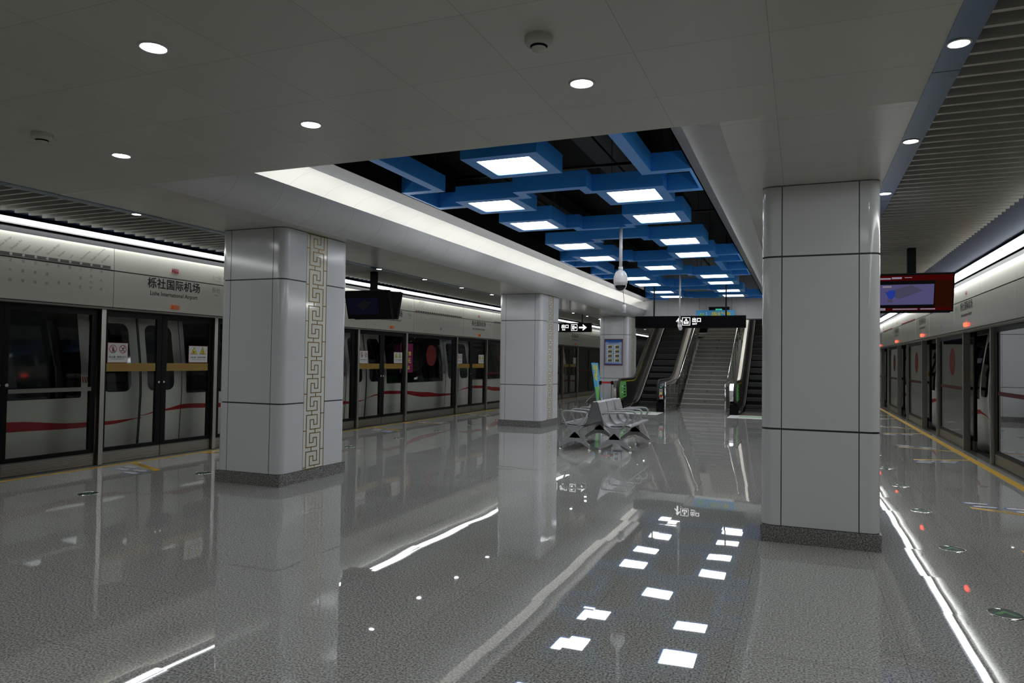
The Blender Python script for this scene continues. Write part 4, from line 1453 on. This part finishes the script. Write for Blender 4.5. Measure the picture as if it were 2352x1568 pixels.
    m = MB(); m.prism([(21 - 21 + .5, 0), (23.4 - 21, 0), (31 - 21, 4.05), (31 - 21, 4.2), (23.3 - 21, -.0)], 'X', -w_ - .02, w_ + .02, 'matblack'); m.build('truss', t)
    return t
escalator(-5.06, -3.88, 'dark escalator with green notices left of the granite stairs', 'left')
escalator(-1.72, -.54, 'dark escalator right of the granite stairs, partly behind the right column', 'right')
for (x0, x1, nm) in ((-4.97, -3.72, 'left'), (-1.84, -.6, 'right')):
    m = MB(); m.box(x0, x1, 19.9, 21.0, 0.0, .006, 'white')
    c = (x0 + x1) / 2
    m.box(c - .35, c + .35, 20.35, 20.62, .006, .008, 'green')
    tag(m.build('floor_mat'), 'white and green floor panel before the %s escalator' % nm, 'floor sticker')
# railings of the stairs
for x, s, nm in ((-3.66, 1, 'left'), (-1.98, -1, 'right')):
    t = thing('stair_railing', (x, 20.9, 0), 'glass and steel railing on the %s side of the granite stairs' % nm, 'railing')
    xx = 0 if s > 0 else -.17
    pth = [(0, 0, .84), (0, .1, .86), (0, 1.6, .92), (xx, 2.3, .95), (xx, 2.6, 1.02)] + [(xx, 2.6 + .3 * i, 1.02 + .15 * i) for i in range(1, 17)]
    m = MB(); m.tube(pth, .021, 'chrome', 8); m.build('rail', t)
    def pp(y0, y1, za, zb, x_=0.0):
        m = MB(); m.poly([(x_, y0, za[0]), (x_, y1, zb[0]), (x_, y1, zb[1]), (x_, y0, za[1])], 'rail_glass'); m.build('glass_panel', t)
    for a in range(3):
        pp(.04 + .8 * a, .78 + .8 * a, (.06, .74), (.06, .78))
    for a in range(5):
        y0, y1 = 2.6 + .96 * a, 3.5 + .96 * a
        pp(y0, y1, (.5 * (y0 - 2.5) + .1, .5 * (y0 - 2.5) + .85), (.5 * (y1 - 2.5) + .1, .5 * (y1 - 2.5) + .85), xx)
    for (y, z0, z1) in [(0, 0, .86), (.8, 0, .88), (1.6, 0, .9), (2.4, 0, .93)] + [(3.4 + .96 * a, .5 * (.9 + .96 * a), .5 * (.9 + .96 * a) + .95) for a in range(5)]:
        m = MB(); x_ = xx if y > 2.5 else 0
        m.tube([(x_, y, z0), (x_, y, z1)], .021 if y == 0 else .009, 'chrome' if y == 0 else 'dsteel', 8)
        for z in (.12, .62, .76):
            if y < 2.5: m.box(x_ - .035, x_ + .035, y - .012, y + .012, z, z + .018, 'chrome')
            else: m.box(x_ - .035, x_ + .035, y - .012, y + .012, z0 + z, z0 + z + .018, 'chrome')
        m.build('post', t)
# banner and small exit lamp above the stairs
t = thing('hanging_banner', (-2.57, 23.7, 2.74), 'sky blue banner with green figure and yellow lettering hanging behind the black exit sign', 'banner')
m = MB(); m.box(-.61, .61, -.01, .01, .10, .42, 'banner'); m.box(-.61, .61, -.01, .01, 0, .10, 'white'); m.build('cloth', t)
m = MB()
m.text('手扶安', .2, (.17, -.013, .2), (1, 0, 0), (0, 0, 1), 'ytext', 'CENTER', bold=.035)
m.build('lettering', t)
m = MB()
m.poly([(-.42 + .085 * cos(i * pi / 8), -.013, .25 + .08 * sin(i * pi / 8)) for i in range(16)], 'green'); m.poly([(-.5, -.0135, .15), (-.34, -.0135, .15), (-.36, -.0135, .22), (-.48, -.0135, .22)], 'green')
for q in range(2): m.box(-.47 + .08 * q, -.44 + .08 * q, -.0145, -.014, .3, .33, 'white')
for q in range(4): m.box(-.29, -.26, -.0145, -.013, .16 + .055 * q, .195 + .055 * q, 'white')
m.build('figure', t)
m = MB()
for q in (-.5, .5): m.tube([(q, 0, .42), (q, 0, 1.6)], .004, 'ink', 5)
m.build('cord', t)
t = thing('exit_lamp', (-2.47, 23.76, 3.10), 'dark box with small green lit exit lamp on the wall above the stairs', 'exit sign')
m = MB(); m.box(-.31, .31, .0, .22, 0, .16, 'matblack'); m.box(-.33, .33, -.01, .23, .16, .175, 'greyfasc'); m.build('housing', t)
m = MB(); m.box(-.10, .10, -.012, 0, .04, .11, 'greenlit'); m.text('出口', .05, (0, -.014, .055), (1, 0, 0), (0, 0, 1), 'matblack', 'CENTER'); m.build('face', t)

# ============================================================ HANGING SIGNS, MONITORS, CAMERAS
def arrow(m, cx, cz, w_, h, d_, y, mt):
    """block arrow in the xz plane; d_ = 'up' or 'right'"""
    P = [(-.5, -.02), (0, .5), (.5, -.02), (.28, -.02), (.12, .12), (.12, -.5), (-.12, -.5), (-.12, .12), (-.28, -.02)]
    pts = [(cx + a * w_, y, cz + b * h) if d_ == 'up' else (cx + b * w_, y, cz + a * h) for a, b in P]
    n = len(m.v)
    def tri(idx): m.poly([pts[i] for i in idx], mt)
    tri((0, 1, 8) if False else (0, 1, 7, 8)); tri((1, 2, 3, 4)); tri((1, 4, 5, 6, 7))
def exit_icon(m, cx, cz, s_, y, d_, mt):
    b, w_ = s_ / 2, s_ * .06
    for (x0, x1, z0, z1) in ((-b, b, b - w_, b), (-b, b, -b, -b + w_), (-b, -b + w_, -b, b), (b - w_, b, -b, b)):
        m.box(cx + x0, cx + x1, y - .001, y, cz + z0, cz + z1, mt)
    k = s_ * .30
    if d_ == 'up':
        m.box(cx - k, cx + k, y - .001, y, cz - k, cz - k * .55, mt); m.box(cx - k, cx - k * .5, y - .001, y, cz - k, cz + .1 * k, mt); m.box(cx + k * .5, cx + k, y - .001, y, cz - k, cz + .1 * k, mt)
        arrow(m, cx, cz + .1 * s_, s_ * .36, s_ * .6, 'up', y - .0015, mt)
    else:
        m.box(cx - k, cx - k * .55, y - .001, y, cz - k, cz + k, mt); m.box(cx - k, cx + .1 * k, y - .001, y, cz - k, cz - k * .5, mt); m.box(cx - k, cx + .1 * k, y - .001, y, cz + k * .5, cz + k, mt)
        arrow(m, cx + .12 * s_, cz, s_ * .6, s_ * .36, 'right', y - .0015, mt)
# big exit sign before the stairs
YS = 19.8
t = thing('exit_sign', (-2.83, YS, 2.405), 'long black hanging sign with white arrow and EXIT lettering before the stairs', 'sign')
m = MB(); m.box(-1.47, 1.47, -.07, .07, 0, .325, 'signb'); m.build('sign_box', t)
m = MB(); f = -.071
arrow(m, -.265, .175, .17, .22, 'up', f, 'signw'); exit_icon(m, -.075, .175, .215, f, 'up', 'signw')
m.text('出口', .125, (.20, f - .001, .165), (1, 0, 0), (0, 0, 1), 'signw', 'CENTER', bold=.03)
m.text('EXIT', .062, (.155, f - .001, .085), (1, 0, 0), (0, 0, 1), 'signw', 'CENTER', bold=.02)
m.build('lettering', t)
for q in (-.96, .96):
    m = MB(); m.tube([(q, 0, .325), (q, 0, 2.49)], .02, 'ink', 8); m.build('hanging_rod', t)
# smaller exit sign on the left
YS = 21.4
t = thing('exit_sign', (-7.05, YS, 2.365), 'short black hanging sign with white exit lettering and right arrow at left', 'sign')
m = MB(); m.box(-1.02, 1.02, -.06, .06, 0, .285, 'signb'); m.build('sign_box', t)
m = MB(); f = -.061
arrow(m, .76, .142, .25, .2, 'right', f, 'signw'); exit_icon(m, .48, .142, .2, f, 'right', 'signw')
m.text('出口', .125, (.18, f - .001, .13), (1, 0, 0), (0, 0, 1), 'signw', 'CENTER', bold=.03)
m.text('Exit', .065, (.14, f - .001, .055), (1, 0, 0), (0, 0, 1), 'signw', 'CENTER', bold=.02)
exit_icon(m, -.12, .142, .2, f, 'up', 'signw')
m.text('厕', .14, (-.12, f - .002, .095), (1, 0, 0), (0, 0, 1), 'signw', 'CENTER', bold=.02)
m.build('lettering', t)
for q in (-.72, .72):
    m = MB(); m.tube([(q, 0, .285), (q, 0, .56)], .02, 'ink', 8); m.build('hanging_rod', t)
# twin monitors
def monitors(x, y, lit, lab, W=.43, H=.47, rz=0.0):
    t = thing('hanging_monitor', (x, y, 2.12), lab, 'monitor', 'monitors hanging from the slatted ceilings', rz)
    m = MB(); m.box(-.045, .045, -.05, .05, .25, .80, 'matblack'); m.box(-.12, .12, -.1, .1, .2, .27, 'matblack'); m.build('pole', t)
    for q in (-1, 1):
        m = MB()
        a = radians(13)
        def T(u, d, v):      # u sideways, d depth out of the screen, v up the screen
            yy = q * (.10 + .13 * (v / H)) + q * d * cos(a)
            return (u * -q, yy, v * cos(a) - d * sin(a) * 1)
        def slab(u0, u1, v0, v1, d0, d1, mt):
            P = [T(u, d, v) for u in (u0, u1) for d in (d0, d1) for v in (v0, v1)]
            n = len(m.v); m.v += P
            for g in ((0, 1, 3, 2), (4, 6, 7, 5), (0, 4, 5, 1), (2, 3, 7, 6), (0, 2, 6, 4), (1, 5, 7, 3)):
                m.face(tuple(n + i for i in g), mt)
        slab(-W, W, 0, H, -.06, 0, 'matblack')
        for (u0, u1, v0, v1) in ((-W, W, 0, .018), (-W, W, H - .018, H), (-W, -W + .014, 0, H), (W - .014, W, 0, H)):
            slab(u0, u1, v0, v1, 0, .006, 'black')
        hs = m.build('housing', t)
        m = MB()
        if lit and q < 0:
            slab(-W + .014, W - .014, H - .085, H - .018, .001, .002, 'scr_red'); slab(-W + .014, W - .014, .018, .05, .001, .002, 'scr_red')
            slab(-W + .014, .22, .09, H - .13, .001, .002, 'scr_lav'); slab(.23, W - .014, .05, H - .085, .001, .002, 'scr_brown')
            slab(-W + .014, -W + .13, .02, .05, .002, .003, 'scr_txt'); slab(-.22, .05, .028, .042, .002, .003, 'scr_txt'); slab(.08, .24, .028, .042, .002, .003, 'scr_txt')
            slab(-.24, -.13, H - .062, H - .038, .002, .003, 'scr_txt'); slab(-W + .05, -W + .18, H - .066, H - .046, .002, .003, 'scr_txt')
            slab(-.10, -.02, H - .05, H - .042, .002, .003, 'scr_txt')
            P = [(-.33, .25), (-.02, .33), (.10, .26), (-.15, .16)]
            n = len(m.v); m.v += [T(a_, .003, b_) for a_, b_ in P]; m.face((n, n + 1, n + 2, n + 3), 'scr_grey')
            P = [(-.30, .24), (-.26, .27), (-.20, .27), (-.20, .20), (-.23, .16), (-.27, .17)]
            n = len(m.v); m.v += [T(a_, .004, b_) for a_, b_ in P]; m.face(tuple(range(n, n + 6)), 'scr_blue')
            slab(-.28, -.225, .12, .165, .004, .005, 'scr_grey')
            slab(-.39, -.36, .305, .325, .004, .005, 'orange'); slab(-.34, -.24, .305, .325, .004, .005, 'scr_txt')
        elif lit is not None:
            slab(-W + .02, .20, .07, H - .12, .001, .002, 'scr_lav_dim')
            P = [(-.25, .24), (-.05, .31), (.08, .27), (-.10, .14)]
            n = len(m.v); m.v += [T(a_, .003, b_) for a_, b_ in P]; m.face((n, n + 1, n + 2, n + 3), 'scr_dimgrey')
        m.build('screen', hs)
    return t
monitors(1.27, 10.1, True, 'black twin monitor with lit red and lavender screen at right')
monitors(-6.72, 10.3, False, 'black twin monitor with dim screen hanging behind the large left column')
monitors(1.27, 24.5, False, 'black twin monitor hanging far down the right platform')
# dome camera
t = thing('dome_camera', (-2.56, 10.68, 2.6), 'white dome camera on a long white pole in mid ceiling opening', 'camera')
m = MB(); m.tube([(0, 0, .27), (0, 0, .9)], .026, 'camwhite', 12); m.tube([(0, 0, .235), (0, 0, .30)], .034, 'camwhite', 12); m.build('pole', t)
m = MB(); m.lathe((0, 0), [(.03, .25), (.06, .235), (.085, .20), (.102, .15), (.107, .10), (.105, .07), (.107, .062), (.104, .055), (.098, .04), (.092, .02), (.08, .012)], 'camwhite'); m.build('housing', t)
m = MB(); m.lathe((0, 0), [(.082, .016), (.078, -.015), (.06, -.045), (.03, -.062), (0, -.066)], 'trainglass'); m.build('dome', t)
m = MB(); m.tube([(.095 * cos(a), -.085 if False else -.02, .02 - .085 * sin(a)) for a in [pi * i / 12 for i in range(13)]], .006, 'camwhite', 6); m.build('guard_ring', t)
# bullet camera
t = thing('bullet_camera', (-2.62, 16.8, 2.27), 'small white bullet camera on a thin white pole before the big exit sign', 'camera')
m = MB(); m.tube([(0, 0, .12), (0, 0, 1.23)], .02, 'camwhite', 10); m.box(-.05, .05, -.03, .03, .1, .125, 'camwhite'); m.build('pole', t)
m = MB(); m.tube([(0, .0, .1), (.0, -.02, .03)], .03, 'camwhite', 10); m.tube([(-.02, .08, .06), (.04, -.14, -.03)], .045, 'camwhite', 14); m.build('camera_body', t)
# pendant speaker
t = thing('pendant_speaker', (-4.07, 17.3, 2.66), 'small white cylinder speaker hanging on a cable below the light cove', 'speaker')
m = MB(); m.lathe((0, 0), [(0, 0), (.062, 0), (.07, .004), (.062, .19), (.055, .2), (0, .2)], 'camwhite'); m.build('body', t)
m = MB(); m.tube([(0, 0, .2), (.02, 0, .3), (-.02, 0, .6), (0, 0, .84)], .006, 'ink', 6); m.build('cable', t)

# ============================================================ POSTER, BANNER STAND, STANCHIONS
t = thing('poster_frame', (-5.62, 22.6, 1.35), 'red framed blue notice with eight small pictures on the far white column', 'poster')
m = MB(); W, H = .30, .84
for pts in ((-W, -W + .022, 0, H), (W - .022, W, 0, H), (-W, W, 0, .022), (-W, W, H - .022, H)):
    m.box(pts[0], pts[1], -.035, -.006, pts[2], pts[3], 'frame')
m.build('frame', t)
m = MB(); m.box(-W + .02, W - .02, -.02, -.006, .02, H - .02, 'mosaic'); m.box(-W + .02, W - .02, -.021, -.02, H - .1, H - .02, 'bprint'); m.box(-W + .02, W - .02, -.021, -.02, .02, .05, 'bprint')

for q in range(8): m.box(-.16 + .042 * q, -.13 + .042 * q, -.0225, -.021, H - .135, H - .105, 'bprint')
m.build('sheet', t)
for r_ in range(4):
    for c_ in range(2):
        m = MB(); x, z = -.22 + .24 * c_, .1 + .145 * (3 - r_)
        m.box(x, x + .19, -.0225, -.021, z, z + .115, 'white'); m.box(x + .04, x + .17, -.024, -.0225, z + .01, z + .085, 'photo'); m.box(x + .09, x + .19, -.024, -.0225, z + .09, z + .113, 'ytext')
        m.build('picture', t)
t = thing('banner_stand', (-4.80, 18.3, 0), 'leaning blue and green banner stand with yellow lettering beside the black belt posts', 'banner stand', rz=radians(90))
m = MB()
def bp(u, v): return (u, .05 + .22 * v / 1.5, v)
m.poly([bp(-.32, .08), bp(.32, .08), bp(.32, 1.42), bp(-.32, 1.42)], 'banner'); m.poly([(a, b + .006, c) for a, b, c in (bp(-.32, .08), bp(.32, .08), bp(.32, 1.42), bp(-.32, 1.42))], 'white')
m.build('sheet', t)
m = MB()
for (v0, txt) in ((1.2, '手扶'), (.98, '电梯')):
    o = bp(-.02, v0); m.text(txt, .22, (o[0], o[1] - .006, o[2]), (1, 0, 0), (0, .145, 1), 'ytext', 'CENTER', bold=.03)
m.build('lettering', t)
m = MB()
for u0, u1, v0, v1, mt in ((-.3, .1, .42, .8, 'green'), (-.1, .28, .3, .5, 'white'), (-.32, .32, .08, .28, 'bprint')):
    m.poly([tuple(Vector(bp(u0, v0)) + Vector((0, -.005, 0))), tuple(Vector(bp(u1, v0)) + Vector((0, -.005, 0))), tuple(Vector(bp(u1, v1)) + Vector((0, -.005, 0))), tuple(Vector(bp(u0, v1)) + Vector((0, -.005, 0)))], mt)
m.build('picture', t)
m = MB(); m.tube([(0, .12, .75), (0, .85, .012)], .008, 'steel', 6); m.tube([(0, .03, 0.01), (0, .27, 1.45)], .008, 'steel', 6); m.tube([(-.3, .02, .012), (.3, .02, .012)], .01, 'steel', 6); m.build('support_leg', t)
sp = None
for (x, y, lab) in ((-4.71, 17.6, 'black belt post, left one with the end of the red belt'), (-4.48, 17.9, 'black belt post, right one by the escalator')):
    t = thing('belt_post', (x, y, 0), lab, 'barrier post', 'belt barrier posts')
    m = MB(); m.lathe((0, 0), [(0, .0), (.16, 0), (.16, .015), (.05, .04), (.03, .045)], 'dsteel'); m.build('base', t)
    m = MB(); m.tube([(0, 0, .03), (0, 0, .9)], .028, 'dsteel', 12); m.build('shaft', t)
    m = MB(); m.tube([(0, 0, .88), (0, 0, .965)], .034, 'matblack', 12); m.build('head', t)
    if x < -4.6:
        m = MB(); m.poly([(.03, .02, .9), (.2, .28, .9), (.2, .28, .95), (.03, .02, .95)], 'red'); m.poly([(.03, .024, .9), (.2, .284, .9), (.2, .284, .95), (.03, .024, .95)], 'red'); m.build('belt', t)

# ============================================================ BENCHES
def bench(xb, s, y0, lab):
    """three-seat metal bench; back at xb, seats facing s*X"""
    t = thing('waiting_bench', (xb + s * .3, y0 + .8, 0), lab, 'bench', 'back to back metal benches')
    ox, L = -s * .3, 1.6
    X = lambda d: ox + s * d
    prof = [(.0, .79), (.015, .80), (.035, .78), (.075, .62), (.12, .46), (.15, .42), (.20, .405), (.36, .415), (.50, .43), (.545, .428), (.565, .41), (.56, .395)]
    for i in range(3):
        a = -L / 2 + .02 + i * (L - .04) / 3 + .012
        b = a + (L - .04) / 3 - .024
        m = MB()
        m.sheet([(X(d), z) for d, z in prof], 'Y', a, b, 'bench'); m.sheet([(X(d - .006), z - .012) for d, z in prof[1:-1]], 'Y', a, b, 'bench')
        for (u0, u1, z0, z1) in ((.21, .5, .412, .43),):
            for q in range(5):
                yy = a + (q + .5) * (b - a) / 5
                for r_ in range(5):
                    dd = .22 + .055 * r_
                    zz = .4065 + (dd - .2) * .09
                    m.poly([(X(dd), yy - .03, zz + .002), (X(dd + .028), yy - .03, zz + .0045), (X(dd + .028), yy + .03, zz + .0045), (X(dd), yy + .03, zz + .002)], 'joint')
        m.build('seat_shell', t)
    m = MB(); m.box(X(.25), X(.33), -L / 2 + .02, L / 2 - .02, .345, .395, 'benchd'); m.build('beam', t)
    for yy in (-L / 2 + .03, L / 2 - .03):
        m = MB()
        out = [(.13, .0 + .07), (.20, .17), (.255, .26), (.25, .33), (.2, .385), (.2, .4), (.42, .4), (.42, .385), (.36, .33), (.35, .26), (.42, .17), (.53, .07)]
        out = [(.05, .055), (.06, .10), (.14, .15), (.22, .24), (.235, .31), (.2, .385), (.42, .385), (.385, .31), (.40, .24), (.47, .15), (.57, .10), (.585, .055), (.53, .06), (.42, .12), (.31, .145), (.2, .12), (.1, .06)]
        # split into strips for a clean concave outline
        lo = [(.05, .055), (.10, .06), (.2, .12), (.31, .145), (.42, .12), (.53, .06), (.585, .055)]
        hi = [(.05, .08), (.10, .125), (.2, .2), (.31, .3), (.42, .2), (.53, .125), (.585, .08)]
        for (a, b), (c, d), (e, f_), (g, h) in zip(lo[:-1], lo[1:], hi[:-1], hi[1:]):
            m.prism([(X(a), b), (X(c), d), (X(g), h), (X(e), f_)], 'Y', yy - .018, yy + .018, 'bench')
        m.prism([(X(.225), .20), (X(.395), .20), (X(.385), .31), (X(.245), .31)], 'Y', yy - .018, yy + .018, 'bench')
        m.prism([(X(.245), .31), (X(.385), .31), (X(.46), .395), (X(.16), .395)], 'Y', yy - .018, yy + .018, 'bench')
        lg = m.build('leg_frame', t)
        for d in (.07, .565):
            m = MB()
            m.tube([(X(d), yy, .02), (X(d), yy, .1)], .016, 'chrome', 8); m.lathe((X(d), yy), [(.03, 0), (.03, .006), (.012, .025)], 'chrome', 12)
            m.build('foot', lg)
    for i in range(4):
        yy = -L / 2 + .02 + i * (L - .04) / 3
        m = MB()
        m.tube([(X(.10), yy, .60), (X(.16), yy, .62), (X(.42), yy, .635), (X(.50), yy, .63), (X(.535), yy, .60), (X(.53), yy, .55), (X(.47), yy, .43), (X(.44), yy, .39)], .016, 'bench', 8)
        m.tube([(X(.10), yy, .60), (X(.13), yy, .50), (X(.18), yy, .42), (X(.26), yy, .385), (X(.44), yy, .39)], .014, 'bench', 8)
        m.build('armrest', t)
bench(-3.09, 1, 11.26, 'silver grey three seat bench facing right, in mid hall')
bench(-3.13, -1, 11.26, 'silver grey three seat bench facing left, back to back with the other bench')

# ============================================================ FLOOR MARKS
m = MB(); m.box(-8.42, -8.35, Y_NEAR, Y_FAR, .0, .0015, 'yellow'); t = m.build('floor_line'); tag(t, 'long yellow tape line along the left platform edge', 'floor line')
m = MB(); m.box(2.42, 2.53, Y_NEAR, Y_FAR, .0, .0015, 'yellow'); t = m.build('floor_line'); tag(t, 'long yellow tape line along the right platform edge', 'floor line')
def foot_pts(L=.25, W=.095):
    return [(-.5 * L, -.25 * W), (-.48 * L, .3 * W), (-.3 * L, .42 * W), (-.05 * L, .3 * W), (.2 * L, .48 * W), (.42 * L, .42 * W), (.5 * L, .1 * W), (.45 * L, -.3 * W), (.2 * L, -.5 * W), (-.1 * L, -.3 * W), (-.35 * L, -.42 * W)]
fp = None
barp = {}
for nm, x0, x1, dc, rng in (('left', -8.36, -7.52, DC_L, (2, 3, 4, 5)), ('right', 2.43, 1.62, DC_R, (2, 3, 4, 5))):
    sx = 1 if x1 > x0 else -1
    for i in rng:
        c = dc[i]
        nth = {2: 'first', 3: 'second', 4: 'third', 5: 'fourth'}[i]
        for q in (-1, 1):
            sidew = 'near' if q < 0 else 'far'
            ya, yb = c + q * .60, c + q * .94
            t = thing('floor_bar', ((x0 + x1) / 2, (ya + yb) / 2, 0), 'slanted yellow floor bar on the %s side before the %s %s door' % (sidew, nth, nm), 'floor marking', 'yellow queue bars before the %s doors' % nm)
            dy = (yb - ya) / 2; dx = (x1 - x0) / 2
            m = MB()
            m.poly([(-dx, -dy - .05, .0018), (-dx, -dy + .05, .0018), (dx, dy + .05, .0018), (dx, dy - .05, .0018)] if dx < 0 else [(-dx, -dy - .05, .0018), (dx, dy - .05, .0018), (dx, dy + .05, .0018), (-dx, -dy + .05, .0018)], 'yellow')
            m.build('tape', t)
            m = MB()
            u = Vector((dx, dy, 0)).normalized() * (1)
            upv = Vector((-u.y, u.x, 0))
            if sx < 0: u, upv = -u, -upv
            m.text('请在此排队 先下后上', .055, (0, 0, .0025) - Vector((0, 0, 0)) if False else tuple(Vector((0, 0, .0026)) - upv * .02), u, upv, 'ink', 'CENTER'); m.build('lettering', t)
            for k, (dxx, dyy) in enumerate(((.32, .10), (.37, .24), (.66, .0 + .12), (.71, .27))):
                t = thing('footprint_sticker', (x0 + sx * dxx, c + q * (.62 + .4 * dxx + dyy + .05), 0), 'pale blue footprint sticker %s, %s side of the %s %s door' % (('nearest the platform edge', 'beside it', 'farther in', 'farthest in')[k], sidew, nth, nm), 'floor sticker', 'footprints before the %s doors' % nm)
                if fp is None:
                    m = MB(); P = foot_pts(); m.poly([(a, b, .0017) for a, b in P], 'bprint'); fa = m.build('outline', t)
                    m = MB(); m.poly([(a * .85, b * .75, .0024) for a, b in P], 'white'); fb = m.build('sole', t)
                    fp = (fa, fb)
                else:
                    for o in fp:
                        cc = o.copy(); COL.objects.link(cc); cc.parent = t
                t.rotation_euler.z = pi if sx < 0 else 0
# round exit arrows set in the floor
dp = None
for nm, x, ys in (('right', 1.12, [3.43 + 1.595 * k for k in range(12)]), ('left', -6.9, [3.75 + 1.53 * k for k in range(14)])):
    for k, y in enumerate(ys):
        t = thing('floor_arrow_disc', (x + (.0 if nm == 'right' else .012 * k), y, 0), 'round dark green arrow disc in the %s floor row, %s' % (nm, ORD[k] if k < 16 else 'far'), 'floor marker', 'green arrow discs in the %s floor' % nm)
        if dp is None:
            m = MB(); m.lathe((0, 0), [(.098, 0), (.096, .004), (.088, .006), (.086, .003)], 'chrome', 24); a = m.build('rim', t)
            m = MB(); m.cyl((0, 0), .087, .001, .0035, 'dgreen'); b = m.build('plate', t)
            m = MB(); m.poly([(-.07, -.03, .0045), (-.035, -.03, .0045), (0, .015, .0045), (0, .055, .0045)], 'dgreenarrow'); m.poly([(0, .015, .0045), (.035, -.03, .0045), (.07, -.03, .0045), (0, .055, .0045)], 'dgreenarrow'); c_ = m.build('arrow', t)
            dp = (a, b, c_)
        else:
            for o in dp:
                cc = o.copy(); COL.objects.link(cc); cc.parent = t
